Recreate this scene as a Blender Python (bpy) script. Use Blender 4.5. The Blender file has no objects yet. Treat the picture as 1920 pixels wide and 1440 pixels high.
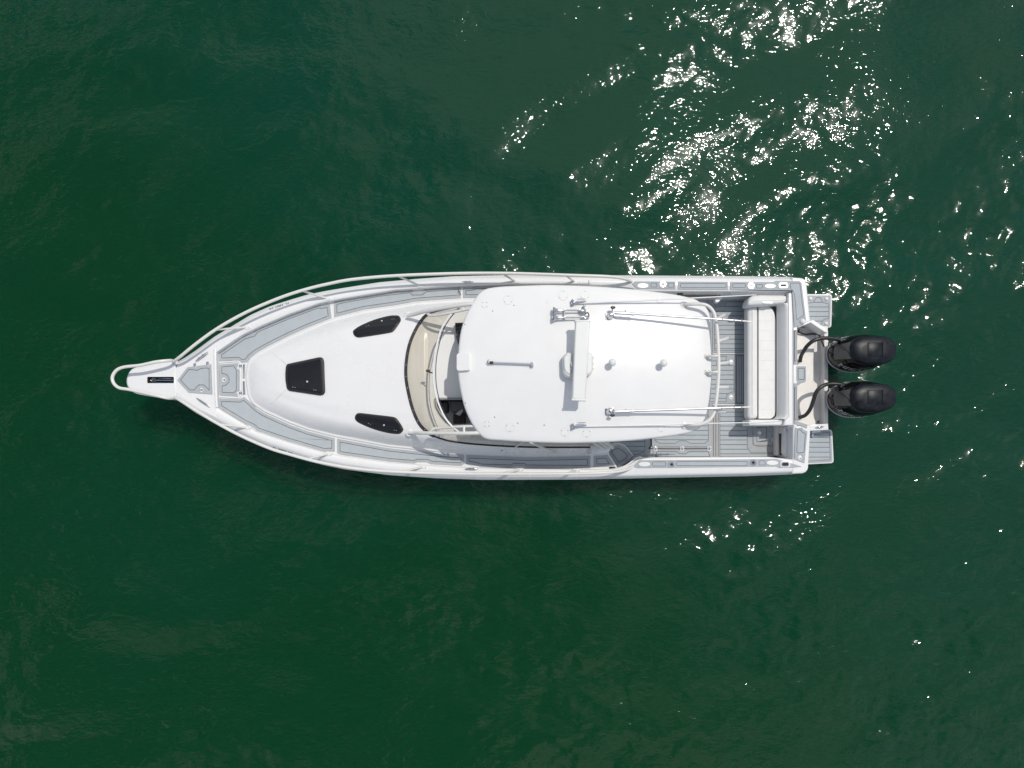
import bpy, math, random
import numpy as np
from mathutils import Vector, Matrix
from mathutils.geometry import tessellate_polygon

random.seed(7)
rng = np.random.default_rng(11)
scene = bpy.context.scene
COL = scene.collection

# ------------------------------------------------------------------ camera, sky, sun, exposure
CAM_H = 13.5            # metres above the water
FPX = 1250.0            # focal length in photograph pixels (1920 wide)

CLOUD_SEED = 0.5
NX, NY = 960.0, 850.0   # the point straight below the drone, in photograph pixels
cam_d = bpy.data.cameras.new('camera')
cam = bpy.data.objects.new('camera', cam_d)
COL.objects.link(cam)
cam.location = (0, 0, CAM_H)
cam.rotation_euler = (0, 0, 0)
cam_d.sensor_width = 36.0
cam_d.lens = FPX / 1920 * 36.0
cam_d.shift_y = (NY - 720.0) / 1920.0
cam_d.clip_start = 0.1
cam_d.clip_end = 6000
scene.camera = cam

SUN = Vector((0.325, 0.355, 1.0)).normalized()
world = bpy.data.worlds.new('World')
scene.world = world
world.use_nodes = True
wn = world.node_tree
bg = wn.nodes['Background']
sky = wn.nodes.new('ShaderNodeTexSky')
sky.sky_type = 'NISHITA'
sky.sun_disc = False
sky.sun_elevation = math.asin(SUN.z)
sky.sun_rotation = math.atan2(SUN.x, SUN.y)
sky.air_density = 1.0
sky.dust_density = 1.0
# scattered bright cloud over the whole sky (the water mirrors it in pale patches)
wtc = wn.nodes.new('ShaderNodeTexCoord')
wsep = wn.nodes.new('ShaderNodeSeparateXYZ')
wn.links.new(wtc.outputs['Generated'], wsep.inputs[0])
wmax = wn.nodes.new('ShaderNodeMath'); wmax.operation = 'MAXIMUM'; wmax.inputs[1].default_value = 0.12
wn.links.new(wsep.outputs['Z'], wmax.inputs[0])
wcomb = wn.nodes.new('ShaderNodeCombineXYZ')
for k, ax in enumerate('XY'):
    dv = wn.nodes.new('ShaderNodeMath'); dv.operation = 'DIVIDE'
    wn.links.new(wsep.outputs[ax], dv.inputs[0]); wn.links.new(wmax.outputs[0], dv.inputs[1])
    wn.links.new(dv.outputs[0], wcomb.inputs[k])
wcomb.inputs[2].default_value = CLOUD_SEED
wno = wn.nodes.new('ShaderNodeTexNoise')
wno.inputs['Scale'].default_value = 1.5
wno.inputs['Detail'].default_value = 5
wno.inputs['Roughness'].default_value = 0.55
wno.inputs['Distortion'].default_value = 0.4
wn.links.new(wcomb.outputs[0], wno.inputs['Vector'])
wmr = wn.nodes.new('ShaderNodeMapRange')
wmr.inputs['From Min'].default_value = 0.45
wmr.inputs['From Max'].default_value = 0.61
wmr.inputs['To Max'].default_value = 0.9
wn.links.new(wno.outputs['Fac'], wmr.inputs['Value'])
wmix = wn.nodes.new('ShaderNodeMix'); wmix.data_type = 'RGBA'
wn.links.new(wmr.outputs['Result'], wmix.inputs['Factor'])
wn.links.new(sky.outputs[0], wmix.inputs['A'])
wmix.inputs['B'].default_value = (8.75, 8.6, 8.35, 1)
wn.links.new(wmix.outputs['Result'], bg.inputs[0])
bg.inputs[1].default_value = 0.10

sun_d = bpy.data.lights.new('sun', 'SUN')
sun_d.energy = 2.25
sun_d.angle = math.radians(0.53)
sun_d.color = (1.0, 0.95, 0.87)
sun = bpy.data.objects.new('sun', sun_d)
COL.objects.link(sun)
sun.location = SUN * 40
sun.rotation_euler = SUN.to_track_quat('Z', 'Y').to_euler()

scene.view_settings.view_transform = 'Standard'
scene.view_settings.look = 'None'
scene.view_settings.exposure = 0.0
scene.view_settings.gamma = 1.0
scene.view_settings.use_curve_mapping = False
scene.render.engine = 'CYCLES'
scene.cycles.use_denoising = True
scene.cycles.max_bounces = 8
scene.cycles.diffuse_bounces = 2
scene.cycles.transparent_max_bounces = 12
scene.cycles.sample_clamp_indirect = 6.0


# ------------------------------------------------------------------ materials
def mat(name, color, rough=0.5, metal=0.0, spec=0.5, coat=0.0, var=0.0, vscale=4.0, bump=0.0, bscale=60.0, rvar=0.0, sub=None):
    m = bpy.data.materials.new(name)
    m.use_nodes = True
    nt = m.node_tree
    b = nt.nodes['Principled BSDF']
    b.inputs['Base Color'].default_value = (*color, 1)
    b.inputs['Roughness'].default_value = rough
    b.inputs['Metallic'].default_value = metal
    b.inputs['Specular IOR Level'].default_value = spec
    b.inputs['Coat Weight'].default_value = coat
    b.inputs['Coat Roughness'].default_value = 0.08
    tc = nt.nodes.new('ShaderNodeTexCoord')
    if var > 0:
        n = nt.nodes.new('ShaderNodeTexNoise')
        n.inputs['Scale'].default_value = vscale
        n.inputs['Detail'].default_value = 6
        n.inputs['Roughness'].default_value = 0.65
        nt.links.new(tc.outputs['Object'], n.inputs['Vector'])
        r = nt.nodes.new('ShaderNodeMapRange')
        r.inputs['From Min'].default_value = 0.3
        r.inputs['From Max'].default_value = 0.7
        r.inputs['To Min'].default_value = 1 - var
        r.inputs['To Max'].default_value = 1 + var * 0.4
        nt.links.new(n.outputs['Fac'], r.inputs['Value'])
        mx = nt.nodes.new('ShaderNodeVectorMath')
        mx.operation = 'SCALE'
        mx.inputs[0].default_value = color
        nt.links.new(r.outputs['Result'], mx.inputs['Scale'])
        nt.links.new(mx.outputs[0], b.inputs['Base Color'])
        if rvar > 0:
            r2 = nt.nodes.new('ShaderNodeMapRange')
            r2.inputs['To Min'].default_value = max(0.02, rough - rvar)
            r2.inputs['To Max'].default_value = rough + rvar
            nt.links.new(n.outputs['Fac'], r2.inputs['Value'])
            nt.links.new(r2.outputs['Result'], b.inputs['Roughness'])
    if bump > 0:
        n2 = nt.nodes.new('ShaderNodeTexNoise')
        n2.inputs['Scale'].default_value = bscale
        n2.inputs['Detail'].default_value = 3
        nt.links.new(tc.outputs['Object'], n2.inputs['Vector'])
        bp = nt.nodes.new('ShaderNodeBump')
        bp.inputs['Strength'].default_value = 1.0
        bp.inputs['Distance'].default_value = bump
        nt.links.new(n2.outputs['Fac'], bp.inputs['Height'])
        nt.links.new(bp.outputs['Normal'], b.inputs['Normal'])
    return m


def tinted_glass(name, tint, rough=0.02):
    m = bpy.data.materials.new(name)
    m.use_nodes = True
    nt = m.node_tree
    for n in list(nt.nodes):
        if n.type != 'OUTPUT_MATERIAL':
            nt.nodes.remove(n)
    out = [n for n in nt.nodes if n.type == 'OUTPUT_MATERIAL'][0]
    tr = nt.nodes.new('ShaderNodeBsdfTransparent')
    tr.inputs[0].default_value = (*tint, 1)
    gl = nt.nodes.new('ShaderNodeBsdfGlossy')
    gl.inputs['Roughness'].default_value = rough
    lw = nt.nodes.new('ShaderNodeLayerWeight')
    lw.inputs['Blend'].default_value = 0.5
    pw = nt.nodes.new('ShaderNodeMath'); pw.operation = 'POWER'; pw.inputs[1].default_value = 5.0
    nt.links.new(lw.outputs['Facing'], pw.inputs[0])
    fr = nt.nodes.new('ShaderNodeMath'); fr.operation = 'MULTIPLY_ADD'
    fr.inputs[1].default_value = 0.9; fr.inputs[2].default_value = 0.04
    nt.links.new(pw.outputs[0], fr.inputs[0])
    mx = nt.nodes.new('ShaderNodeMixShader')
    nt.links.new(fr.outputs[0], mx.inputs[0])
    nt.links.new(tr.outputs[0], mx.inputs[1])
    nt.links.new(gl.outputs[0], mx.inputs[2])
    nt.links.new(mx.outputs[0], out.inputs[0])
    return m


M = {
    'gel': mat('white_gelcoat', (0.80, 0.80, 0.795), 0.28, var=0.012, vscale=1.7, rvar=0.06),
    'gel_top': mat('hardtop_gelcoat', (0.82, 0.82, 0.81), 0.24, spec=0.4, var=0.03, vscale=2.2, rvar=0.03),
    'gel_worn': mat('cream_gelcoat', (0.79, 0.765, 0.725), 0.45, var=0.10, vscale=5.0),
    'tube': mat('powder_coated_tube', (0.76, 0.745, 0.71), 0.35, var=0.04, vscale=9),
    'padA': mat('grey_foam_panel', (0.445, 0.485, 0.51), 0.85, spec=0.2, var=0.06, vscale=7, bump=0.0008, bscale=220),
    'padB': mat('grey_foam_border', (0.42, 0.448, 0.468), 0.85, spec=0.2, var=0.06, vscale=7, bump=0.0008, bscale=220),
    'groove': mat('dark_groove', (0.075, 0.09, 0.105), 0.8),
    'vinyl': mat('cream_vinyl', (0.79, 0.79, 0.775), 0.5, var=0.05, vscale=6, bump=0.0015, bscale=70),
    'steel': mat('polished_steel', (0.62, 0.63, 0.66), 0.16, metal=1.0, var=0.08, vscale=20),
    'alu': mat('anodised_tube', (0.66, 0.67, 0.70), 0.32, metal=0.85),
    'smoked': mat('smoked_acrylic', (0.013, 0.0135, 0.015), 0.2, var=0.25, vscale=9),
    'frame': mat('dark_hatch_frame', (0.022, 0.019, 0.02), 0.45, var=0.2, vscale=9),
    'rubber': mat('black_rubber', (0.018, 0.016, 0.022), 0.55, var=0.2, vscale=12),
    'hose': mat('black_hose', (0.03, 0.028, 0.028), 0.35, var=0.3, vscale=20, bump=0.002, bscale=50),
    'cowl': mat('gloss_black_cowl', (0.005, 0.005, 0.006), 0.10, spec=0.3, coat=0.12),
    'cap': mat('faded_black_cap', (0.013, 0.017, 0.023), 0.36, spec=0.2, var=0.85, vscale=8, rvar=0.12),
    'grey': mat('grey_cowl_panel', (0.11, 0.107, 0.10), 0.35, var=0.15, vscale=8),
    'silver': mat('silver_lettering', (0.42, 0.42, 0.42), 0.4),
    'ink': mat('dark_lettering', (0.02, 0.02, 0.05), 0.5),
    'tan': mat('tan_seam', (0.50, 0.40, 0.33), 0.7, var=0.1),
    'radar': mat('radar_plastic', (0.72, 0.735, 0.72), 0.4, var=0.02),
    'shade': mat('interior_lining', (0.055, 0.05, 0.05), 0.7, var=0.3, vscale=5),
    'wood': mat('dark_wood', (0.075, 0.032, 0.024), 0.45, var=0.4, vscale=8),
    'screen': mat('display_screen', (0.012, 0.013, 0.014), 0.2),
    'glass': tinted_glass('bronze_windscreen', (0.885, 0.855, 0.79)),
    'pocket_shade': mat('brown_shade', (0.26, 0.22, 0.19), 0.7, var=0.15),  # recess shade under the coaming, put into the colour
    'seam': mat('sealant_seam', (0.68, 0.67, 0.63), 0.5),
    'greyplate': mat('light_grey_plate', (0.55, 0.55, 0.54), 0.5, var=0.05),
}


# ------------------------------------------------------------------ geometry helpers (outlines in photograph pixels, heights in metres)
def P(px, py, z):
    k = (CAM_H - z) / FPX
    return Vector(((px - NX) * k, (NY - py) * k, z))


def catmull(pts, n=6, cyclic=False):
    pts = [Vector(p) for p in pts]
    out = []
    N = len(pts)
    rng_ = range(N if cyclic else N - 1)
    for i in rng_:
        if cyclic:
            p0, p1, p2, p3 = pts[i - 1], pts[i], pts[(i + 1) % N], pts[(i + 2) % N]
        else:
            p0, p1, p2, p3 = pts[max(i - 1, 0)], pts[i], pts[i + 1], pts[min(i + 2, N - 1)]
        for j in range(n):
            t = j / n
            out.append(0.5 * ((2 * p1) + (p2 - p0) * t + (2 * p0 - 5 * p1 + 4 * p2 - p3) * t * t + (3 * p1 - p0 - 3 * p2 + p3) * t ** 3))
    if not cyclic:
        out.append(pts[-1])
    return out


def area(poly):
    return 0.5 * sum(poly[i - 1][0] * poly[i][1] - poly[i][0] * poly[i - 1][1] for i in range(len(poly)))


def ccw(poly):
    """Order a pixel outline so that it runs counter-clockwise seen from above (pixel y points down)."""
    poly = [(float(p[0]), float(p[1])) for p in poly]
    return poly if area(poly) < 0 else poly[::-1]


def inset(poly, d):
    """Inset (d>0) a ccw() outline by d pixels."""
    n = len(poly)
    out = []
    for i in range(n):
        p0, p1, p2 = Vector(poly[i - 1]), Vector(poly[i]), Vector(poly[(i + 1) % n])
        e1, e2 = (p1 - p0), (p2 - p1)
        if e1.length < 1e-6 or e2.length < 1e-6:
            out.append(tuple(p1))
            continue
        e1.normalize(); e2.normalize()
        n1, n2 = Vector((e1.y, -e1.x)), Vector((e2.y, -e2.x))
        b = n1 + n2
        if b.length < 1e-5:
            out.append(tuple(p1 + n1 * d)); continue
        b.normalize()
        c = max(0.35, b.dot(n1))
        out.append(tuple(p1 + b * (d / c)))
    return out


def rounded(poly, r, n=4):
    out = []
    N = len(poly)
    for i in range(N):
        p0, p1, p2 = Vector(poly[i - 1][:2]), Vector(poly[i][:2]), Vector(poly[(i + 1) % N][:2])
        a, b = (p0 - p1), (p2 - p1)
        rr = min(r, a.length * 0.45, b.length * 0.45)
        a = p1 + a.normalized() * rr
        b = p1 + b.normalized() * rr
        for j in range(n + 1):
            t = j / n
            out.append(tuple((1 - t) ** 2 * a + 2 * t * (1 - t) * p1 + t * t * b))
    return out


def ellipse(cx, cy, rx, ry=None, n=20, rot=0.0):
    ry = rx if ry is None else ry
    c, s = math.cos(rot), math.sin(rot)
    return [(cx + rx * math.cos(a) * c - ry * math.sin(a) * s, cy + rx * math.cos(a) * s + ry * math.sin(a) * c)
            for a in [2 * math.pi * i / n for i in range(n)]]


def rect(x0, y0, x1, y1):
    return [(x0, y0), (x1, y0), (x1, y1), (x0, y1)]


ROOTLOC = {}


def link(name, verts, faces, material, parent=None, smooth=40):
    me = bpy.data.meshes.new(name)
    me.from_pydata([tuple(v) for v in verts], [], faces)
    me.validate(); me.update()
    if material is not None:
        me.materials.append(M[material] if isinstance(material, str) else material)
    if smooth:
        me.shade_smooth()
        me.set_sharp_from_angle(angle=math.radians(smooth))
    o = bpy.data.objects.new(name, me)
    COL.objects.link(o)
    if parent is not None:
        o.parent = parent
        if parent.name in ROOTLOC:
            o.matrix_parent_inverse = Matrix.Translation(-ROOTLOC[parent.name])
    return o


def zof(z, p):
    return z(p[0], p[1]) if callable(z) else z


def prism(name, poly, z, th, material, parent=None, bev=0.006, seg=2, smooth=40):
    """Vertical block with a rounded top edge; outline as seen at its top, z = number or function of pixels."""
    poly = ccw(poly)
    n = len(poly)
    base = [P(p[0], p[1], zof(z, p)) for p in poly]
    verts, faces = [], []
    rings = []
    rings.append([Vector((v.x, v.y, v.z - th)) for v in base])
    if bev > 0:
        ip = [inset(poly, bev * 100 * (1 - math.cos(math.pi / 2 * k / seg))) for k in range(seg + 1)]
        for k in range(seg + 1):
            dz = bev * (1 - math.sin(math.pi / 2 * k / seg))
            ring = []
            for p, b in zip(ip[k], base):
                w = P(p[0], p[1], zof(z, p))
                ring.append(Vector((w.x, w.y, w.z - dz)))
            rings.append(ring)
        rings.append([P(p[0], p[1], zof(z, p)) for p in inset(poly, bev * 100 + 0.35)])
    else:
        rings.append(base)
    for r in rings:
        verts += r
    for k in range(len(rings) - 1):
        for i in range(n):
            j = (i + 1) % n
            faces.append((k * n + i, k * n + j, (k + 1) * n + j, (k + 1) * n + i))
    t = (len(rings) - 1) * n
    faces.append(tuple(range(t, t + n)))
    faces.append(tuple(range(n - 1, -1, -1)))
    return link(name, verts, faces, material, parent, smooth)


def drape(name, poly, z, th, material, parent=None, smooth=40, lip=0.008, steps=9):
    """Thin plate that follows a curved surface: rings shrink towards the middle."""
    poly = ccw(poly)
    n = len(poly)
    c = (sum(p[0] for p in poly) / n, sum(p[1] for p in poly) / n)
    rows = []
    for d, dz in ((0.0, -th), (0.0, -lip), (lip * 40, -lip * .3), (lip * 100, 0.0)):
        rows.append([P(p[0], p[1], zof(z, p)) + Vector((0, 0, dz)) for p in inset(poly, d)])
    q = inset(poly, lip * 100)
    for k in range(1, steps + 1):
        s = 1 - k / (steps + .3)
        rows.append([P(c[0] + (p[0] - c[0]) * s, c[1] + (p[1] - c[1]) * s, zof(z, (c[0] + (p[0] - c[0]) * s, c[1] + (p[1] - c[1]) * s))) for p in q])
    return loft(name, rows, material, parent, closed=True, smooth=smooth, cap=True)


def pillow(name, poly, z, th, r, material, parent=None, seg=6, crown=0.0):
    """Cushion: convex outline, generously rounded over its top edge."""
    poly = ccw(poly)
    xs, ys = [p[0] for p in poly], [p[1] for p in poly]
    cx, cy = (min(xs) + max(xs)) / 2, (min(ys) + max(ys)) / 2
    hx, hy = (max(xs) - min(xs)) / 2, (max(ys) - min(ys)) / 2
    rows = []

    def ringat(d, dz):
        sx, sy = max(.02, 1 - d / hx), max(.02, 1 - d / hy)
        return [P(cx + (p[0] - cx) * sx, cy + (p[1] - cy) * sy, z) + Vector((0, 0, dz)) for p in poly]
    rows.append(ringat(0, -th))
    for k in range(seg + 1):
        a = math.pi / 2 * k / seg
        rows.append(ringat(r * 100 * (1 - math.cos(a)), -r * (1 - math.sin(a))))
    m = min(hx, hy)
    for t in (.25, .5, .75, .93):
        d = r * 100 + (m - r * 100) * t
        rows.append(ringat(d, crown * (1 - (1 - t) ** 2)))
    return loft(name, rows, material, parent, closed=True, smooth=50, cap=True)


def ring_slab(name, outer, inners, z, th, material, parent=None):
    """Flat plate with holes."""
    outer = ccw(outer)
    loops = [outer] + [ccw(i)[::-1] for i in inners]
    flat = [p for l in loops for p in l]
    tris = tessellate_polygon([[Vector((p[0], -p[1], 0)) for p in l] for l in loops])
    top = [P(p[0], p[1], zof(z, p)) for p in flat]
    bot = [Vector((v.x, v.y, v.z - th)) for v in top]
    N = len(flat)
    faces = []
    for a, b, c in tris:
        pa, pb, pc = top[a], top[b], top[c]
        if (pb - pa).cross(pc - pa).z < 0:
            a, c = c, a
        faces.append((a, b, c))
    s = 0
    for l in loops:
        m = len(l)
        for i in range(m):
            j = (i + 1) % m
            faces.append((s + i, N + s + i, N + s + j, s + j))
        s += m
    return link(name, top + bot, faces, material, parent, 30)


def clip_half(poly, axis, val, keep_less):
    out = []
    n = len(poly)
    for i in range(n):
        a, b = poly[i - 1], poly[i]
        ina = (a[axis] <= val) == keep_less
        inb = (b[axis] <= val) == keep_less
        if ina != inb:
            t = (val - a[axis]) / (b[axis] - a[axis])
            out.append((a[0] + (b[0] - a[0]) * t, a[1] + (b[1] - a[1]) * t))
        if inb:
            out.append(tuple(b))
    return out


def tube(name, pts, r, material, parent=None, sides=10, cyclic=False, sub=6, world=False):
    """Swept tube. pts = (px, py, z) or (px, py, z, radius)."""
    radii = [p[3] if len(p) > 3 else r for p in pts]
    W = [Vector(p[:3]) if world else P(p[0], p[1], p[2]) for p in pts]
    if sub > 1 and len(W) > 2:
        R = catmull([(q, 0) for q in radii], sub, cyclic)
        W = catmull(W, sub, cyclic)
        radii = [max(0.002, q[0]) for q in R]
    n = len(W)
    verts, faces = [], []
    up = None
    for i in range(n):
        if cyclic:
            t = (W[(i + 1) % n] - W[i - 1]).normalized()
        else:
            t = (W[min(i + 1, n - 1)] - W[max(i - 1, 0)]).normalized()
        if up is None:
            a = Vector((0, 0, 1)) if abs(t.z) < 0.9 else Vector((1, 0, 0))
            up = (a - t * a.dot(t)).normalized()
        else:
            up = (up - t * up.dot(t)).normalized()
        s = t.cross(up)
        for k in range(sides):
            a = 2 * math.pi * k / sides
            verts.append(W[i] + (up * math.cos(a) + s * math.sin(a)) * radii[i])
    for i in range(n if cyclic else n - 1):
        j = (i + 1) % n
        for k in range(sides):
            l = (k + 1) % sides
            faces.append((i * sides + k, i * sides + l, j * sides + l, j * sides + k))
    if not cyclic:
        faces.append(tuple(range(sides - 1, -1, -1)))
        faces.append(tuple((n - 1) * sides + k for k in range(sides)))
    return link(name, verts, faces, material, parent, 50)


def lathe(name, px, py, z, prof, material, parent=None, n=24, sx=1.0, sy=1.0):
    """Body of revolution standing on (px,py) seen at height z; prof = [(radius, height above z)]."""
    c = P(px, py, z)
    verts, faces = [], []
    for r, h in prof:
        for i in range(n):
            a = 2 * math.pi * i / n
            verts.append(c + Vector((r * sx * math.cos(a), r * sy * math.sin(a), h)))
    for k in range(len(prof) - 1):
        for i in range(n):
            j = (i + 1) % n
            faces.append((k * n + i, k * n + j, (k + 1) * n + j, (k + 1) * n + i))
    t = (len(prof) - 1) * n
    faces.append(tuple(range(t, t + n)))
    faces.append(tuple(range(n - 1, -1, -1)))
    return link(name, verts, faces, material, parent, 45)


def loft(name, rows, material, parent=None, closed=False, smooth=40, cap=False):
    n = len(rows[0])
    verts = [v for r in rows for v in r]
    faces = []
    for i in range(len(rows) - 1):
        for k in range(n if closed else n - 1):
            l = (k + 1) % n
            faces.append((i * n + k, i * n + l, (i + 1) * n + l, (i + 1) * n + k))
    if cap:
        faces.append(tuple(range(n - 1, -1, -1)))
        t = (len(rows) - 1) * n
        faces.append(tuple(range(t, t + n)))
    return link(name, verts, faces, material, parent, smooth)


def lettering(name, body, material, parent, fn, size):
    """Flat raised lettering; fn maps text-plane (u,v) metres to world."""
    cu = bpy.data.curves.new(name, 'FONT')
    cu.body = body
    cu.size = size
    cu.align_x = 'CENTER'
    cu.align_y = 'CENTER'
    tmp = bpy.data.objects.new(name + '_tmp', cu)
    COL.objects.link(tmp)
    bpy.context.view_layer.update()
    dg = bpy.context.evaluated_depsgraph_get()
    me = bpy.data.meshes.new_from_object(tmp.evaluated_get(dg))
    vs = [fn(v.co.x, v.co.y) for v in me.vertices]
    fs = [tuple(p.vertices) for p in me.polygons]
    bpy.data.objects.remove(tmp)
    bpy.data.curves.remove(cu)
    bpy.data.meshes.remove(me)
    return link(name, vs, fs, material, parent, 0)


def lerp(x, xs, ys):
    return float(np.interp(x, xs, ys))


# ------------------------------------------------------------------ water
def build_water():
    def axis(lo, hi, step, far):
        core = list(np.arange(lo, hi + 1e-6, step))
        out, s, v = [], step, hi
        while v < far:
            s *= 1.35
            v += s
            out.append(v)
        left, s, v = [], step, lo
        while v > -far:
            s *= 1.35
            v -= s
            left.append(v)
        return np.array(left[::-1] + core + out)
    xs = axis(-11.0, 11.0, 0.04, 3000)
    ys = axis(-7.2, 10.0, 0.04, 3000)
    X, Y = np.meshgrid(xs, ys)
    Z = np.zeros_like(X)
    # slow drifting envelope: ruffled and slick patches
    env = np.zeros_like(X)
    for i in range(14):
        a = rng.uniform(0, 2 * math.pi); k = 2 * math.pi / rng.uniform(3.0, 9.0)
        env += np.cos(k * (X * math.cos(a) + Y * math.sin(a)) + rng.uniform(0, 6.28))
    env = 0.62 + 0.30 * env / 2.6
    lee = np.clip(0.76 + 0.036 * X - 0.036 * Y, 0.55, 1.15)
    env = np.clip(env * lee * 1.15, 0.15, 1.4)
    main = math.radians(118)
    for i in range(150):
        lam = math.exp(rng.uniform(math.log(0.20), math.log(3.2)))
        spread = 0.55 if lam > 0.6 else 0.95
        a = main + rng.normal(0, spread)
        k = 2 * math.pi / lam
        slope = 0.0150 * (1.0 if lam > 0.5 else 0.85)
        ph = k * (X * math.cos(a) + Y * math.sin(a)) + rng.uniform(0, 6.28)
        # wander the phase a little so that crests break up
        b = rng.uniform(0, 6.28); kb = k * rng.uniform(0.12, 0.3)
        ph = ph + 1.3 * np.sin(kb * (X * math.cos(b) + Y * math.sin(b)) + rng.uniform(0, 6.28))
        w = slope / k * np.cos(ph)
        Z += w * (env if lam < 1.2 else 0.8)
    # longer swell that gathers the glitter into bands, and rings thrown back off the hull
    for i in range(10):
        lam = rng.uniform(2.2, 5.0); a = main + rng.normal(0, 0.7); k = 2 * math.pi / lam
        b = rng.uniform(0, 6.28)
        Z += 0.0145 / k * np.cos(k * (X * math.cos(a) + Y * math.sin(a)) + 1.2 * np.sin(0.35 * k * (X * math.cos(b) + Y * math.sin(b))) + rng.uniform(0, 6.28))
    for cx, cy, lam, sl, w in ((2.6, 2.6, 0.42, 0.055, 2.2), (4.4, 3.9, 0.62, 0.05, 2.6), (6.3, 3.4, 0.36, 0.05, 1.8), (5.2, 1.0, 0.5, 0.015, 2.2), (7.9, 0.2, 0.45, 0.045, 2.0)):
        r = np.hypot(X - cx, Y - cy) + 0.18 * np.sin(1.7 * X + cx) * np.cos(1.3 * Y + cy)
        k = 2 * math.pi / lam
        ang = np.arctan2(Y - cy, X - cx)
        Z += sl / k * np.cos(k * r) * np.exp(-((r - w * 0.75) / (w * 0.45)) ** 2) * (0.55 + 0.45 * np.sin(2 * ang + cx))
    f = ((np.abs(X + 0.15) / 6.3) ** 2.5 + (np.abs(Y - 1.42) / 1.9) ** 2.5) ** 0.4
    dist = np.maximum(0, (f - 1) * 1.9)
    k = 2 * math.pi / 0.33
    Z += 0.06 / k * np.cos(k * dist + 1.5 * np.sin(1.9 * X) + np.sin(3.1 * X + Y)) * np.exp(-dist / 0.7) * (0.6 + 0.4 * np.sin(1.3 * X + 0.7))
    fade = np.clip((16 - np.maximum(np.abs(X), np.abs(Y))) / 5.0, 0, 1)
    Z *= fade
    ny, nx = X.shape
    verts = np.stack([X.ravel(), Y.ravel(), Z.ravel()], 1)
    idx = np.arange(nx * ny).reshape(ny, nx)
    quads = np.stack([idx[:-1, :-1].ravel(), idx[:-1, 1:].ravel(), idx[1:, 1:].ravel(), idx[1:, :-1].ravel()], 1)
    me = bpy.data.meshes.new('water')
    me.vertices.add(len(verts))
    me.vertices.foreach_set('co', verts.astype(np.float32).ravel())
    me.loops.add(quads.size)
    me.loops.foreach_set('vertex_index', quads.ravel().astype(np.int32))
    me.polygons.add(len(quads))
    me.polygons.foreach_set('loop_start', np.arange(0, quads.size, 4, dtype=np.int32))
    me.update(calc_edges=True)
    me.validate()
    me.shade_smooth()
    m = bpy.data.materials.new('green_sea_water')
    m.use_nodes = True
    nt = m.node_tree
    b = nt.nodes['Principled BSDF']
    tc = nt.nodes.new('ShaderNodeTexCoord')
    # murkier and greener bodies of water
    n0 = nt.nodes.new('ShaderNodeTexNoise')
    n0.inputs['Scale'].default_value = 0.10
    n0.inputs['Detail'].default_value = 3
    nt.links.new(tc.outputs['Object'], n0.inputs['Vector'])
    cr = nt.nodes.new('ShaderNodeValToRGB')
    cr.color_ramp.elements[0].position = 0.35
    cr.color_ramp.elements[0].color = (0.0015, 0.043, 0.021, 1)
    cr.color_ramp.elements[1].position = 0.68
    cr.color_ramp.elements[1].color = (0.0018, 0.038, 0.0105, 1)
    dp_ = nt.nodes.new('ShaderNodeVectorMath'); dp_.operation = 'DOT_PRODUCT'
    dp_.inputs[1].default_value = (-0.016, -0.022, 0.0)     # siltier water towards the shallows at the lower left
    nt.links.new(tc.outputs['Object'], dp_.inputs[0])
    cl_ = nt.nodes.new('ShaderNodeClamp'); cl_.inputs['Min'].default_value = -0.2; cl_.inputs['Max'].default_value = 0.25
    nt.links.new(dp_.outputs['Value'], cl_.inputs['Value'])
    ad_ = nt.nodes.new('ShaderNodeMath'); ad_.operation = 'ADD'
    nt.links.new(n0.outputs['Fac'], ad_.inputs[0]); nt.links.new(cl_.outputs['Result'], ad_.inputs[1])
    nt.links.new(ad_.outputs[0], cr.inputs['Fac'])
    nt.links.new(cr.outputs['Color'], b.inputs['Base Color'])
    b.inputs['Roughness'].default_value = 0.04
    b.inputs['Coat Weight'].default_value = 0.06
    b.inputs['Coat Roughness'].default_value = 0.17
    b.inputs['Coat IOR'].default_value = 1.33
    b.inputs['IOR'].default_value = 1.333
    b.inputs['Specular IOR Level'].default_value = 0.5
    b.inputs['Subsurface Weight'].default_value = 0.93
    b.inputs['Subsurface Radius'].default_value = (0.5, 1.0, 0.8)
    b.inputs['Subsurface Scale'].default_value = 0.85
    b.subsurface_method = 'BURLEY'
    mp = nt.nodes.new('ShaderNodeMapping')
    mp.inputs['Rotation'].default_value = (0, 0, math.radians(-28))
    mp.inputs['Scale'].default_value = (0.6, 1.0, 1.0)
    nt.links.new(tc.outputs['Object'], mp.inputs['Vector'])
    env_n = nt.nodes.new('ShaderNodeTexNoise')
    env_n.inputs['Scale'].default_value = 0.45
    env_n.inputs['Detail'].default_value = 2
    nt.links.new(tc.outputs['Object'], env_n.inputs['Vector'])
    er = nt.nodes.new('ShaderNodeMapRange')
    er.inputs['From Min'].default_value = 0.36
    er.inputs['From Max'].default_value = 0.66
    er.inputs['To Min'].default_value = 0.6
    er.inputs['To Max'].default_value = 1.0
    nt.links.new(env_n.outputs['Fac'], er.inputs['Value'])
    h = None
    for sc, d in ((5.0, 0.016), (14.0, 0.0105)):
        n = nt.nodes.new('ShaderNodeTexNoise')
        n.inputs['Scale'].default_value = sc
        n.inputs['Detail'].default_value = 1.5
        n.inputs['Distortion'].default_value = 0.6
        nt.links.new(mp.outputs['Vector'], n.inputs['Vector'])
        mu = nt.nodes.new('ShaderNodeMath'); mu.operation = 'MULTIPLY'
        mu.inputs[1].default_value = d
        nt.links.new(n.outputs['Fac'], mu.inputs[0])
        if h is None:
            h = mu
        else:
            ad = nt.nodes.new('ShaderNodeMath'); ad.operation = 'ADD'
            nt.links.new(h.outputs[0], ad.inputs[0]); nt.links.new(mu.outputs[0], ad.inputs[1])
            h = ad
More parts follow.
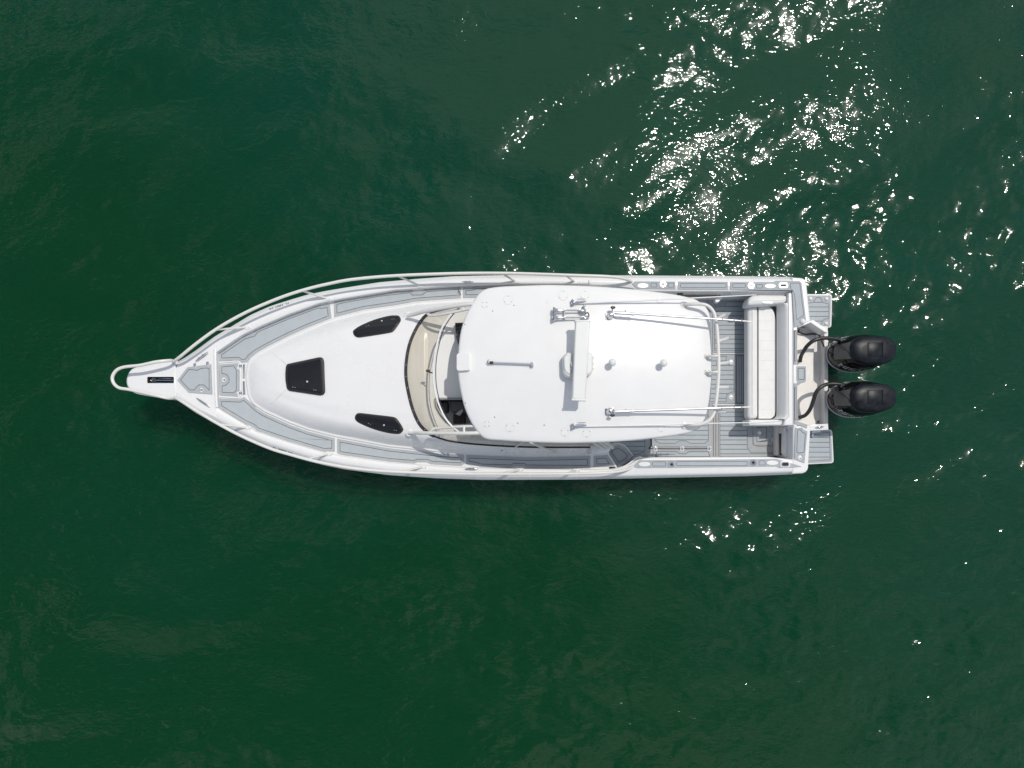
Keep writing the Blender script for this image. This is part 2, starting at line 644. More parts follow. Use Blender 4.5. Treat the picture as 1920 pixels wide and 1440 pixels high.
    hm = nt.nodes.new('ShaderNodeMath'); hm.operation = 'MULTIPLY'
    nt.links.new(h.outputs[0], hm.inputs[0]); nt.links.new(er.outputs['Result'], hm.inputs[1])
    bp = nt.nodes.new('ShaderNodeBump')
    bp.inputs['Strength'].default_value = 1.0
    bp.inputs['Distance'].default_value = 1.0
    nt.links.new(hm.outputs[0], bp.inputs['Height'])
    nt.links.new(bp.outputs['Normal'], b.inputs['Normal'])
    me.materials.append(m)
    o = bpy.data.objects.new('water', me)
    COL.objects.link(o)
    o['kind'] = 'structure'
    o['label'] = 'dark green rippled sea water all around the boat'
    return o


build_water()

# ------------------------------------------------------------------ the boat
boat = bpy.data.objects.new('motor_boat', None)
COL.objects.link(boat)
boat.location = P(900, 706, 0.0)
boat.empty_display_size = 0.5
ROOTLOC[boat.name] = boat.location.copy()
boat['label'] = 'white express cruiser with hardtop and twin black outboards floating on green water'
boat['category'] = 'motor boat'


def sheer(px):
    return 1.0 + 0.32 * max(0.0, (866 - px) / 540.0)


def deckz(px):
    return sheer(px) - 0.13


SX_UP = [332, 344, 367, 402, 438, 470, 506, 541, 577, 612, 648, 711, 781, 852, 980, 1076, 1200, 1400, 1490]
SY_UP = [679.5, 673, 658, 632, 610.5, 591, 575, 563.8, 553, 546, 540, 530, 523.7, 518.6, 515.8, 516.5, 517.2, 518.6, 520.5]
SX_LO = [332, 344, 367, 402, 438, 470, 506, 541, 577, 612, 648, 728, 817, 905, 980, 1076, 1200, 1400, 1490]
SY_LO = [748, 757, 773.5, 792.5, 811, 826.5, 841.5, 852.5, 864, 872.5, 879.6, 890, 896, 899, 899, 898.5, 896, 892, 888.5]
IX_UP = [332, 404, 408, 455, 488, 540, 598, 640, 740, 860, 955, 1070, 1150, 1185, 1197, 1490]
IY_UP = [693, 664, 660, 628, 612, 590, 569, 560.5, 544, 535.5, 532.5, 532.5, 537, 541, 547, 547]
IX_LO = [332, 404, 411, 458, 481, 540, 609, 640, 728, 800, 870, 985, 1108, 1150, 1180, 1200, 1440, 1490]
IY_LO = [735, 757, 767, 795, 809.5, 829, 849, 854.5, 867, 872, 876, 879, 880, 879, 871, 857.5, 856.5, 862]


def build_hull():
    xs = [332, 336, 341, 347] + list(range(354, 1486, 7)) + [1486]
    for side, (ox, oy, ix, iy) in {'u': (SX_UP, SY_UP, IX_UP, IY_UP), 'l': (SX_LO, SY_LO, IX_LO, IY_LO)}.items():
        sg = 1 if side == 'u' else -1
        rows, hull = [], []
        for x in xs:
            yo, yi = lerp(x, ox, oy), lerp(x, ix, iy)
            s = sheer(x)
            c1 = lerp(x, [332, 400, 560, 1150, 1486], [3, 9, 9, 4.5, 4.5]) * sg
            c2 = lerp(x, [332, 400, 560, 1150, 1486], [5, 13, 12, 8, 8]) * sg
            zb = lerp(x, [1135, 1150], [deckz(x), 0.28]) if x > 1130 else deckz(x) - 0.01
            if x < 404:
                zb = s - 0.2
            r = [P(x, yo, s - 0.30), P(x, yo - 0.8 * sg, s - 0.19), P(x, yo - 0.8 * sg, s - 0.15), P(x, yo + 0.6 * sg, s - 0.13),
                 P(x, yo + c1 * 0.55, s - 0.06), P(x, yo + c1, s - 0.02), P(x, yo + c2, s), P(x, yi - 2.2 * sg, s), P(x, yi - 0.5 * sg, s - 0.012)]
            f = P(x, yi, s - 0.03)
            r += [f, Vector((f.x, f.y, zb))]
            rows.append(r)
            t = min(1.0, (x - 332) / 520.0)
            c = P(x, 707, s).y
            yw = r[0].y
            def hb(a, b):
                return c + (yw - c) * (a + (b - a) * t ** 0.7)
            rk = (1 - t) ** 3
            hull.append([r[0], Vector((r[0].x + 0.25 * rk, hb(0.62, 0.985), 0.55)), Vector((r[0].x + 0.55 * rk, hb(0.34, 0.965), 0.12)),
                         Vector((r[0].x + 0.9 * rk, hb(0.10, 0.94), -0.25)), Vector((r[0].x + 1.1 * rk, c, -0.55))])
        if side == 'l':
            rows = [r[::-1] for r in rows]
            hull = [r[::-1] for r in hull]
        loft('gunwale_cap', rows[::-1], 'gel', boat, smooth=50)
        loft('hull_side', hull[::-1], 'gel', boat, smooth=50)
    # deck plate under the pads
    rows = []
    for x in list(range(404, 1142, 9)) + [1142]:
        yu, yl = lerp(x, IX_UP, IY_UP) - 0.5, lerp(x, IX_LO, IY_LO) + 0.5
        z = deckz(x)
        rows.append([P(x, yu + (yl - yu) * k / 6, z) for k in range(7)])
    loft('side_deck', [r[::-1] for r in rows][::-1], 'gel', boat)
    # flush foredeck ahead of the step
    xs = [330, 336, 344, 356, 370, 386, 402, 405.5]
    rows = []
    for x in xs:
        yu, yl = lerp(x, SX_UP, SY_UP) + 11, lerp(x, SX_LO, SY_LO) - 11
        rows.append([P(x, yu + (yl - yu) * k / 8, sheer(x) + 0.003) for k in range(9)])
    rows.append([Vector((v.x, v.y, deckz(405))) for v in rows[-1]])
    loft('foredeck', [r[::-1] for r in rows][::-1], 'gel', boat)
    # stem below the pulpit
    prism('stem', [(327, 684), (336, 678), (340, 749), (327, 744)], sheer(332) - 0.14, 0.35, 'gel', boat, bev=0.03)
    # step edge where the deck drops behind the bow locker
    tube('deck_step_trim', [(404, 655, sheer(404)), (403.5, 670, sheer(404) + .012), (404.5, 712, sheer(404) + .014), (405.5, 748, sheer(404) + .012), (407, 764, sheer(404))], 0.028, 'gel', boat)


build_hull()


# pulpit with slot for the anchor
PULP = [(330, 675), (316, 675.5), (296, 679), (270, 685), (252, 688.5), (243, 694), (237.5, 704), (235.5, 714), (237, 723), (242, 731),
        (252, 737.5), (270, 741.5), (298, 746), (316, 749), (332, 750)]
pulp_out = [tuple(v)[:2] for v in catmull([(p[0], p[1], 0) for p in PULP], 3)]
slot = rounded(rect(276, 706.5, 326, 718.5), 2, 3)
zpul = sheer(330) + 0.012
pulpit = ring_slab('pulpit', inset(ccw(pulp_out), 3.5), [slot], zpul, 0.02, 'gel', boat)
edge_rows = []
po = ccw(pulp_out)
for d, dz in ((3.4, 0.0), (1.2, -0.012), (0.2, -0.035), (0.0, -0.07), (1.5, -0.11), (4.0, -0.13)):
    edge_rows.append([P(p[0], p[1], zpul) + Vector((0, 0, dz)) for p in inset(po, d)])
loft('pulpit_edge', edge_rows[::-1], 'gel', pulpit, closed=True)
ring_slab('pulpit_underside', inset(po, 4.0), [inset(ccw(slot), -0.5)], zpul - 0.13, 0.01, 'gel', pulpit)
ws = [P(p[0], p[1], zpul) for p in ccw(slot)]
loft('slot_lining', [[Vector((v.x, v.y, zpul - 0.14)) for v in ws], [Vector((v.x, v.y, zpul - .003)) for v in ws]], 'shade', pulpit, closed=True)
prism('roller_tray', rect(278, 709, 325, 716), zpul - 0.13, 0.02, 'screen', pulpit, bev=0.003)


# anchor hung in the pulpit slot: its own thing
anchor = bpy.data.objects.new('anchor', None)
COL.objects.link(anchor)
anchor.location = P(300, 712.5, zpul - 0.1)
ROOTLOC[anchor.name] = anchor.location.copy()
anchor['label'] = 'galvanised anchor stowed in the dark slot of the bow pulpit'
anchor['category'] = 'anchor'
za = zpul - 0.07
tube('shank', [(284, 712, za), (300, 713, za + .01), (325, 713.6, za + .01)], 0.016, 'steel', anchor, sub=3)
tube('shackle', [(292, 709.6, za), (287, 709.4, za), (283.6, 711, za), (283.4, 714, za), (286.5, 716, za), (293, 716, za)], 0.009, 'steel', anchor)
tube('crossbar', [(286, 716.8, za - .02), (322, 717.2, za - .02)], 0.008, 'steel', anchor)
tube('fluke', [(296, 710.2, za - .02, .012), (312, 709.8, za - .03, .03), (324, 710.4, za - .03, .02)], 0.01, 'steel', anchor)

# ------------------------------------------------------------------ cabin trunk (height field over its outline)
TX_UP = [460, 461, 463.7, 468, 474, 488, 510, 541, 577, 623, 683, 740, 782, 867, 960, 1060, 1136]
TY_UP = [704, 695, 680, 673, 667, 658, 646.5, 631, 615, 597, 581.5, 573.5, 566, 560, 558, 558, 560]
TX_LO = [460, 461, 463.7, 468, 474, 495, 541, 577, 628, 683, 728, 817, 870, 984, 1060, 1110, 1136]
TY_LO = [706, 720, 739.5, 750, 759, 773, 793.7, 807, 820, 830, 838.5, 848, 851.5, 856, 855, 853.5, 850]
trunk_poly = np.array([(x, y) for x, y in zip(TX_UP, TY_UP)] + [(x, y) for x, y in zip(TX_LO, TY_LO)][::-1])


def edge_dist(px, py):
    a = trunk_poly
    b = np.roll(trunk_poly, -1, 0)
    best = 1e9
    for i in range(len(a)):
        if i == len(TX_UP) - 1:
            continue
        d = b[i] - a[i]
        L = d @ d
        t = 0 if L < 1e-9 else min(1, max(0, ((px - a[i][0]) * d[0] + (py - a[i][1]) * d[1]) / L))
        q = a[i] + t * d
        best = min(best, math.hypot(px - q[0], py - q[1]))
    return best


def trunk_z(px, py):
    d = edge_dist(px, py) / 100.0
    H = lerp(px, [460, 520, 640, 770, 1136], [0.16, 0.27, 0.40, 0.50, 0.52])
    if d < 0.02:
        h = 0.035 * d / 0.02
    elif d < 0.055:
        h = 0.035 + 0.003 * (d - 0.02) / 0.035
    else:
        u = min(1.0, (d - 0.055) / 0.33)
        h = 0.038 + (H * 0.90 - 0.038) * (1 - (1 - u) ** 2.2)
        v = min(1.0, max(0.0, (d - 0.385) / 0.10))
        h += 0.03 * H * (v * v * (3 - 2 * v)) + 0.05 * H * min(1.0, max(0.0, (d - 0.4) / 0.9))
        if px < 800:
            w = min(1.0, max(0.0, (d - lerp(px, [480, 577, 740], [0.30, 0.47, 0.58])) / 0.05))
            h += 0.012 * (w * w * (3 - 2 * w))
    return deckz(px) + h


HOLE = [(816, 748), (884, 748), (884, 796), (848, 797), (836, 788), (826, 776), (818, 762)]


def inside(p, poly):
    c = False
    n = len(poly)
    for i in range(n):
        (x1, y1), (x2, y2) = poly[i - 1], poly[i]
        if (y1 > p[1]) != (y2 > p[1]) and p[0] < (x2 - x1) * (p[1] - y1) / (y2 - y1) + x1:
            c = not c
    return c


def build_trunk():
    xs = [460.2, 460.6, 461.2, 462, 463, 464.5, 466, 468, 470, 472, 475, 478] + list(np.arange(482, 800, 4.0)) + list(np.arange(800, 900, 2.0)) + list(np.arange(900, 1137, 8.0))
    # across: dense near both edges
    ts = [0, .004, .008, .013, .018, .025, .035, .045, .06, .075, .09, .11, .13, .15, .17, .19, .21, .235, .26, .29, .32, .36, .40, .45, .5]
    ts = ts + [1 - t for t in ts[-2::-1]]
    rows = []
    pix = []
    for x in xs:
        yu, yl = lerp(x, TX_UP, TY_UP), lerp(x, TX_LO, TY_LO)
        row, rp = [], []
        for t in ts:
            y = yu + (yl - yu) * t
            # refine the grid across the companionway
            row.append(P(x, y, trunk_z(x, y))); rp.append((x, y))
        rows.append(row); pix.append(rp)
    n = len(ts)
    verts = [v for r in rows for v in r]
    faces = []
    for i in range(len(rows) - 1):
        for k in range(n - 1):
            c = ((pix[i][k][0] + pix[i + 1][k][0]) / 2, (pix[i][k][1] + pix[i + 1][k + 1][1]) / 2)
            if inside(c, HOLE):
                continue
            faces.append((i * n + k, i * n + k + 1, (i + 1) * n + k + 1, (i + 1) * n + k))
    # aft bulkhead
    b0 = len(verts)
    last = (len(rows) - 1) * n
    verts += [Vector((v.x, v.y, 0.28)) for v in rows[-1]]
    for k in range(n - 1):
        faces.append((last + k, last + k + 1, b0 + k + 1, b0 + k))
    return link('cabin_trunk', verts, faces, 'gel', boat, 35)


trunk = build_trunk()

# thin moulding seams running from the hatch corners
for a, b in (((509, 660), (537, 682.5)), ((508, 757), (537, 730.5))):
    pts = [(a[0] + (b[0] - a[0]) * t, a[1] + (b[1] - a[1]) * t) for t in (0, .33, .66, 1)]
    tube('moulding_seam', [(p[0], p[1], trunk_z(*p) + 0.001) for p in pts], 0.005, 'seam', trunk, sides=6, sub=1)

# companionway: trim, dark cabin below with a little furniture
zc = 1.47
comp = ring_slab('companionway', inset(ccw(rounded(HOLE, 5, 3)), -3.5), [inset(ccw(rounded(HOLE, 5, 3)), 1.6)], lambda x, y: trunk_z(x, y) + 0.02, 0.03, 'greyplate', boat)
hw = [P(p[0], p[1], zc) for p in ccw(inset(ccw(HOLE), -1))]
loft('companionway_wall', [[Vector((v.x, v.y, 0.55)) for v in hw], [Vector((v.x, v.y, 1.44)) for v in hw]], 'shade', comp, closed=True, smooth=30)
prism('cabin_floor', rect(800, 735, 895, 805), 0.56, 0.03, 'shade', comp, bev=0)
prism('cabin_step', rounded(rect(845, 752, 880, 772), 2), 1.18, 0.2, 'grey', comp, bev=0.01)
prism('cabin_locker', rounded(rect(850, 776, 872, 800), 2), 1.0, 0.4, 'wood', comp, bev=0.01)
prism('cabin_seat', rounded(rect(822, 752, 840, 774), 4), 1.1, 0.5, 'screen', comp, bev=0.02)
prism('folded_cloth', [(857, 773), (868, 766), (868, 772), (862, 780), (853, 776)], 1.2, 0.05, 'greyplate', comp, bev=0.008)

# foredeck hatch
HATCH = [(537.5, 682.4), (598, 669.5), (604, 670), (607, 676), (609, 735), (606, 740), (600, 741.3), (541, 732.5), (537, 728), (534.6, 712), (534.3, 700), (535.3, 688)]
zh = lambda x, y: trunk_z(x, y) + 0.035
hatch = drape('deck_hatch', rounded(HATCH, 3, 3), zh, 0.05, 'frame', boat, lip=0.012)
gl_in = inset(ccw(rounded(HATCH, 3, 3)), 4.2)
drape('hatch_pane', gl_in, lambda x, y: trunk_z(x, y) + 0.041, 0.012, 'smoked', hatch, lip=0.003)
for (x, y) in ((549, 726), (553, 726.5), (588.5, 731), (592.5, 731.5)):
    lathe('bolt', x, y, trunk_z(x, y) + 0.04, [(0.008, 0), (0.008, 0.005), (0.004, 0.008)], 'steel', hatch, n=8)
lathe('hatch_latch', 576, 715.5, trunk_z(576, 715) + 0.04, [(0.018, 0), (0.018, 0.006), (0.008, 0.012)], 'greyplate', hatch, n=10)

WIN_U = [(661.5, 622), (664, 629), (670, 632.4), (680, 632), (728, 624.5), (738, 620.5), (743, 614.5), (750.5, 603), (751, 597), (747.5, 592), (741, 591),
         (727, 592.2), (702, 599), (676, 610), (664, 618)]
WIN_L = [(665, 783), (668, 776.5), (675, 774.3), (700, 777), (734, 781), (743, 784), (748, 790), (755, 801.5), (755.8, 807), (751, 812.3), (744.5, 813.8),
         (728, 812), (702, 805.3), (678, 795.5), (668, 789.5)]
for W_, bolts in ((WIN_U, ((687, 611.5), (691, 610), (735, 598.5), (739, 598))), (WIN_L, ((691, 794), (695, 796), (739, 806.5), (743, 807)))):
    w = [tuple(v)[:2] for v in catmull([(p[0], p[1], 0) for p in W_], 3, True)]
    win = drape('side_window', w, lambda x, y: trunk_z(x, y) + 0.014, 0.05, 'frame', boat, lip=0.008)
    drape('window_pane', inset(ccw(w), 2.5), lambda x, y: trunk_z(x, y) + 0.020, 0.010, 'smoked', win, lip=0.002)
    for x, y in bolts:
        lathe('bolt', x, y, trunk_z(x, y) + 0.014, [(0.008, 0), (0.008, 0.006), (0.004, 0.009)], 'steel', win, n=8)
    cxm, cym = bolts[2][0] - 19, (bolts[0][1] + bolts[2][1]) / 2 - 3
    lathe('window_latch', cxm, cym, trunk_z(cxm, cym) + 0.014, [(0.016, 0), (0.016, 0.008), (0.006, 0.012)], 'greyplate', win, n=10)

# ------------------------------------------------------------------ windscreen
GASK = [(803, 588), (793, 597), (782, 613), (771, 636), (764.5, 659), (761, 687), (761.5, 712), (767, 742), (774, 768), (785, 793), (799, 808.5), (814, 818)]
FRAM = [(862, 578), (848, 587), (835, 604), (826, 621), (819, 647), (814.5, 670), (812.8, 693), (813.8, 721), (818.5, 745), (826, 766), (835, 784), (848, 800), (862, 811)]
ga = catmull([(p[0], p[1], 0) for p in GASK], 5)
fa = catmull([(p[0], p[1], 0) for p in FRAM], 5)


def resample(c, n):
    d = [0]
    for i in range(1, len(c)):
        d.append(d[-1] + (c[i] - c[i - 1]).length)
    return [(lerp(d[-1] * k / (n - 1), d, [p.x for p in c]), lerp(d[-1] * k / (n - 1), d, [p.y for p in c])) for k in range(n)]


ga, fa = resample(ga, 49), resample(fa, 49)
ZF = 2.0
WN = 1
rows = []
for k in range(7):
    t = k / 6
    r = []
    for g, f in zip(ga, fa):
        x, y = g[0] + (f[0] - g[0]) * t, g[1] + (f[1] - g[1]) * t
        zg = trunk_z(*g) + 0.01
        r.append(P(x, y, zg + (ZF - zg) * t + 0.03 * math.sin(math.pi * t)))
    rows.append(r)
wsc = loft('windscreen_glass', rows[::WN], 'glass', boat, smooth=60)
ring = [(g[0], g[1]) for g in ga]
# black rubber gasket with snaps
grow = [[], [], [], []]
for i, g in enumerate(ga):
    a, b = ga[max(i - 1, 0)], ga[min(i + 1, 48)]
    t = Vector((b[0] - a[0], b[1] - a[1])).normalized()
    nrm = Vector((t.y, -t.x))     # towards the bow? checked below
    if nrm.x > 0:
        nrm = -nrm
    for k, (d, dz) in enumerate(((-3.0, 0.012), (-2.2, 0.03), (2.0, 0.03), (3.0, 0.004))):
        q = (g[0] + nrm.x * d, g[1] + nrm.y * d)
        grow[k].append(P(q[0], q[1], trunk_z(*q) + dz))
gasket = loft('windscreen_gasket', grow, 'rubber', boat)
for k in range(4, 46, 4):
    x, y = ga[k]
    lathe('snap', x, y, trunk_z(x, y) + 0.028, [(0.009, 0), (0.009, 0.006), (0.004, 0.009)], 'steel', gasket, n=8)
tube('windscreen_frame', [(f[0], f[1], ZF) for f in fa[::2]], 0.017, 'gel', boat, sub=2)
tube('windscreen_frame_seal', [(f[0] + 4.2, f[1], ZF - 0.03) for f in fa[3:-3:2]], 0.008, 'ink', boat, sub=2, sides=6)
wiper = tube('wiper', [(811, 699, 1.93), (805, 698, 1.90), (801, 694, 1.86)], 0.012, 'hose', boat, sub=2)
prism('wiper_motor', rounded(rect(798.5, 693, 806, 697), 1), 1.9, 0.04, 'hose', wiper, bev=0.005)

# side windscreens
for B, T in (([(814, 818), (843, 827), (905, 834), (1000, 838.5), (1122, 838.5)], [(866, 812), (880, 815), (915, 818), (1000, 820), (1122, 818)]),
             ([(804, 588), (850, 577), (905, 571), (1000, 568), (1122, 569)], [(866, 578), (880, 574), (915, 570), (1000, 567), (1122, 568)])):
    Bc, Tc = resample(catmull([(p[0], p[1], 0) for p in B], 5), 25), resample(catmull([(p[0], p[1], 0) for p in T], 5), 25)
    sg = loft('side_windscreen', [[P(b[0], b[1], trunk_z(*b) + 0.01) for b in Bc], [P(t[0], t[1], lerp(t[0], [866, 930], [2.0, 2.12])) for t in Tc]], 'glass', boat, smooth=60)
    tube('side_window_gasket', [(b[0], b[1], trunk_z(*b) + 0.015) for b in Bc[::2]], 0.016, 'rubber', sg, sub=2, sides=8)
    tube('side_window_mullion', [(Bc[12][0], Bc[12][1], trunk_z(*Bc[12]) + .02), (Tc[12][0], Tc[12][1], 2.1)], 0.018, 'tube', sg, sides=8)

# electronics display on the dash
disp = prism('dash_display', [(853, 605), (880, 604), (880, 641), (858, 642), (855, 630)], trunk_z(860, 620) + 0.14, 0.13, 'rubber', boat, bev=0.015)
prism('display_glass', [(856, 608), (879, 607), (879, 622), (857.5, 624)], trunk_z(860, 620) + 0.146, 0.01, 'screen', disp, bev=0.002)
prism('display_hood', [(855, 626), (879, 625), (879, 639), (858, 640)], trunk_z(860, 620) + 0.152, 0.015, 'grey', disp, bev=0.004)

# ------------------------------------------------------------------ deck pads
GW = 0.5    # half groove in pixels


def pad(parent, outline, z, inner=None, planks=None, axis=1, pitch=8.7, holes=(), name='deck_pad', margin=6.0, phase=0.0):
    """Foam deck pad: dark base with a border piece and an inner panel or planks set on it."""
    o = ccw(outline)
    base = prism(name, inset(o, 1.2), (lambda x, y: zof(z, (x, y)) + 0.006), 0.006, 'groove', parent, bev=0)
    zt = lambda x, y: zof(z, (x, y)) + 0.013
    inn = ccw(inner) if inner else inset(o, margin)
    ring_slab('pad_border', inset(o, 0.6), [inset(inn, -GW)], zt, 0.011, 'padB', base)
    if planks:
        vals = [p[axis] for p in inn]
        lo, hi = min(vals), max(vals)
        v = lo - phase
        while v < hi - 0.5:
            p = clip_half(clip_half(inset(inn, GW * .6), axis, v + GW, False), axis, v + pitch - GW, True)
            if len(p) >= 3 and abs(area(p)) > 3:
                prism('plank', p, zt, 0.006, 'padA', base, bev=0)
            v += pitch
    else:
        prism('pad_panel', inset(inn, GW), zt, 0.006, 'padA', base, bev=0)
    return base


def dz(x, y):
    return deckz(x)


# trunk edge points used by the side-deck pads
def tu(x0, x1, step=12, off=1.2):
    xs = list(np.arange(x0, x1, step)) + [x1]
    return [(x, lerp(x, TX_UP, TY_UP) - off) for x in xs]


def tl(x0, x1, step=12, off=1.2):
    xs = list(np.arange(x0, x1, step)) + [x1]
    return [(x, lerp(x, TX_LO, TY_LO) + off) for x in xs]


pad(boat, [(409.5, 677.5), (409.5, 662.5), (456, 630.5), (467, 627), (474, 625), (480, 617.5), (540, 592), (597, 571), (603, 572.5), (618.5, 569.5), (622, 596)]
    + tu(470, 618, 12)[::-1] + [(463, 679.5), (452, 680), (446, 676)], dz)
pad(boat, [(625.5, 566.5), (640, 562.5), (711, 549.5), (771, 542.5), (776, 547.5), (790, 547), (797, 541), (860, 536.8), (864.5, 539)] + tu(626, 864.5, 14)[::-1], dz)
pad(boat, [(867.5, 539), (882.6, 539), (891.5, 536), (955, 533.7), (1068, 533.7), (1068, 556.5)] + tu(867.5, 1055, 16)[::-1], dz)
pad(boat, [(409.5, 746.5), (449, 748), (457.5, 743.5)] + tl(470, 628, 12) + [(628, 847), (615, 846.3), (609, 847.5), (540, 827.5), (482, 808), (474, 801), (458, 793.5), (412, 765.5), (409.5, 760)], dz)
pad(boat, tl(631.5, 870.5, 14) + [(870.5, 870), (866, 874), (808, 870.7), (800, 867), (783.4, 867), (777, 869.5), (728.5, 865.5), (640, 853), (631.5, 850)], dz)
pad(boat, tl(873.5, 1107.5, 16) + [(1107.5, 878.5), (985.7, 877.8), (982, 875), (964.5, 875), (959, 877.8), (900.7, 876), (892, 872.5), (873.5, 870)], dz)

# bow locker lid pads
zs = lambda x, y: sheer(x) + 0.003
bl = pad(boat, [(331.5, 713), (351, 688), (396, 682), (398.5, 740), (353, 736.5)], zs,
         inner=[(338.5, 712.5), (354.5, 692.5), (363, 693.5), (370, 694.5), (377, 691), (388, 690), (392, 691.5), (392, 731.5), (386.5, 725), (381, 721.5), (373, 721.5), (367, 727), (365, 731), (356, 731)])
bh = pad(boat, [(410.5, 683), (446, 680), (447, 683), (444, 690), (449, 693), (449, 733), (444, 735), (447, 744), (411.5, 741.5)], lambda x, y: deckz(x) + 0.0,
         inner=[(416, 688), (438, 686), (443, 694), (443, 731), (438, 736.5), (416.5, 735.5), (416.5, 724), (424, 722), (429, 717), (430, 711), (427, 704), (422, 701), (416, 700)])
pad(boat, [(454.5, 682), (460, 682), (459, 710), (454.5, 710)], dz, margin=2.2)
pad(boat, [(454.5, 714), (459, 714), (460.5, 740.5), (454.5, 740.5)], dz, margin=1.8)


def hinge(x, y, z, parent, w=7, h=5, rot=False):
    pl = prism('hinge', rounded(rect(x - w / 2 - 1.3, y - h / 2 - 1.3, x + w / 2 + 1.3, y + h / 2 + 1.3), 1.5, 2), z + 0.016, 0.012, 'gel', parent, bev=0.003)
    return pl


def hinge_set(x, y, z, parent, w=6, h=4.4):
    hinge(x, y, z, parent, w, h)
    prism('hinge_leaf', rect(x - w / 2, y - h / 2, x + w / 2, y + h / 2), z + 0.020, 0.004, 'steel', parent, bev=0.001)
    tube('hinge_pin', [(x, y - h / 2, z + .022), (x, y + h / 2, z + .022)], 0.006, 'steel', parent, sides=6)


def latch(x, y, z, parent, r=4.2):
    prism('latch_plate', rounded([(x - r, y - 1.5), (x - 1, y - r), (x + 1.5, y - r), (x + r, y), (x + 1.5, y + r), (x - 1, y + r), (x - r, y + 1.5)], 1.5, 2), z + 0.017, 0.012, 'gel', parent, bev=0.003)
    prism('latch_handle', [(x - r * .6, y - .9), (x, y - .9), (x + .8, y - 2.2), (x + 2.2, y - 2.2), (x + 2.2, y + 2.2), (x + .8, y + 2.2), (x, y + .9), (x - r * .6, y + .9)], z + 0.024, 0.008, 'steel', parent, bev=0.002)


hinge_set(365, 684, sheer(365), bl, 4.4, 6)
hinge_set(389, 681, sheer(389), bl, 4.4, 6)
latch(377.5, 731, sheer(377), bl)
hinge_set(451, 686, deckz(451), bh)
hinge_set(451, 737, deckz(451), bh)
latch(420, 712, deckz(420), bh)
tube('hatch_trim', [(451, 690, deckz(451) + .01), (451.5, 733, deckz(451) + .01)], 0.016, 'gel', bh, sides=8)
tube('hatch_trim', [(409, 680.5, deckz(409) + .008), (440, 677.3, deckz(440) + .008), (449, 678.5, deckz(449) + .008), (451, 683, deckz(449) + .008)], 0.014, 'gel', bh, sides=8)
tube('hatch_trim', [(409, 743.5, deckz(409) + .008), (440, 746, deckz(440) + .008), (449, 745, deckz(449) + .008), (451, 740, deckz(449) + .008)], 0.014, 'gel', bh, sides=8)


def cleat(x, y, z, ang, L, parent=boat, mtl='steel'):
    c, s = math.cos(ang), math.sin(ang)
    a = lambda u, v: (x + u * c - v * s, y + u * s + v * c)
    hp = L / 2
    o = tube('mooring_cleat', [(*a(-hp, 0), z + .05, .006), (*a(-hp * .5, 0), z + .055, .013), (*a(0, 0), z + .055, .015), (*a(hp * .5, 0), z + .055, .013), (*a(hp, 0), z + .05, .006)], 0.012, mtl, parent, sub=3, sides=8)
    for u in (-hp * .3, hp * .3):
        lathe('cleat_foot', *a(u, 0), z, [(0.022, 0), (0.020, .006), (.009, .012), (.009, .05)], mtl, o, n=8)
    return o


cleat(378, 668.5, sheer(378), math.radians(-37), 30)
cleat(380.5, 754, sheer(380), math.radians(33), 30)
cleat(877, 528.5, sheer(877), 0, 22)
cleat(884, 879, sheer(884), 0, 24)

# ------------------------------------------------------------------ bow rail
def rz(x):
    return sheer(x) + 0.33


zl = sheer(300) + 0.30
loop = tube('bow_rail', [(326, 678, sheer(330) + .02), (322, 676, sheer(330) + .16), (310, 676.5, zl - .05), (290, 679, zl), (262, 685, zl), (234, 688, zl), (219, 694, zl), (211, 706, zl), (213, 718, zl), (223, 727, zl), (240, 730, zl),
              (264, 735, zl), (290, 741, zl), (312, 746, zl - .05), (322, 747, sheer(330) + .16), (327, 745.5, sheer(330) + .02)], 0.029, 'tube', boat)
RU = [(327, 677, sheer(330) + .16), (340, 667, rz(340) - .06), (367, 645, rz(367)), (402, 619.5, rz(402)), (436, 599, rz(436)), (471, 581, rz(471)), (506, 565.8, rz(506)), (541, 552.5, rz(541)), (577, 541.5, rz(577)), (612, 533, rz(612)),
      (660, 524, rz(660)), (740, 517, rz(740)), (852, 512.8, rz(852)), (941, 512.3, rz(941)), (1010, 514, rz(941)), (1076, 516.3, rz(941)), (1130, 518, rz(941) - .02), (1160, 520.5, rz(941) - .08), (1177, 524.5, rz(941) - .2), (1184, 528, 1.0)]
RL = [(328, 745, sheer(330) + .16), (340, 752, rz(340) - .06), (367, 769.5, rz(367)), (410, 795.2, rz(402)), (455, 818.8, rz(455)), (506, 840.8, rz(506)), (541, 851.5, rz(541)), (577, 861.5, rz(577)), (612, 869.5, rz(612)), (666, 878.5, rz(666)),
      (740, 884.5, rz(740)), (852, 888, rz(852)), (941, 888.5, rz(941)), (1010, 888.5, rz(941)), (1076, 888, rz(941)), (1130, 886.5, rz(941) - .02), (1158, 884, rz(941) - .08), (1176, 880, rz(941) - .2), (1186, 875, 1.0)]
tube('side_rail', RU, 0.028, 'tube', boat)
tube('side_rail', RL, 0.028, 'tube', boat)
for (bx, by, tx, ty) in ((461, 613.5, 405, 618), (612, 559, 565, 544.5), (785, 535, 746, 517.3), (966, 527, 941, 512.8), (1077, 528, 1060, 515.5),
                         (462, 802, 411, 795.6), (615, 851, 577, 861), (792, 875.5, 752, 885), (974, 881, 940, 888), (1080, 882, 1062, 888)):
    st = tube('rail_stanchion', [(bx, by, sheer(bx)), (tx, ty, rz(tx))], 0.019, 'tube', boat)
    prism('stanchion_foot', rounded(rect(bx - 7, by - 3, bx + 8, by + 3.5), 3, 3), sheer(bx) + 0.012, 0.05, 'gel', st, bev=0.006)
    for s in (-4, 6):
        lathe('bolt', bx + s, by + 1, sheer(bx) + 0.012, [(0.008, 0), (0.008, .004), (.004, .007)], 'steel', st, n=6)


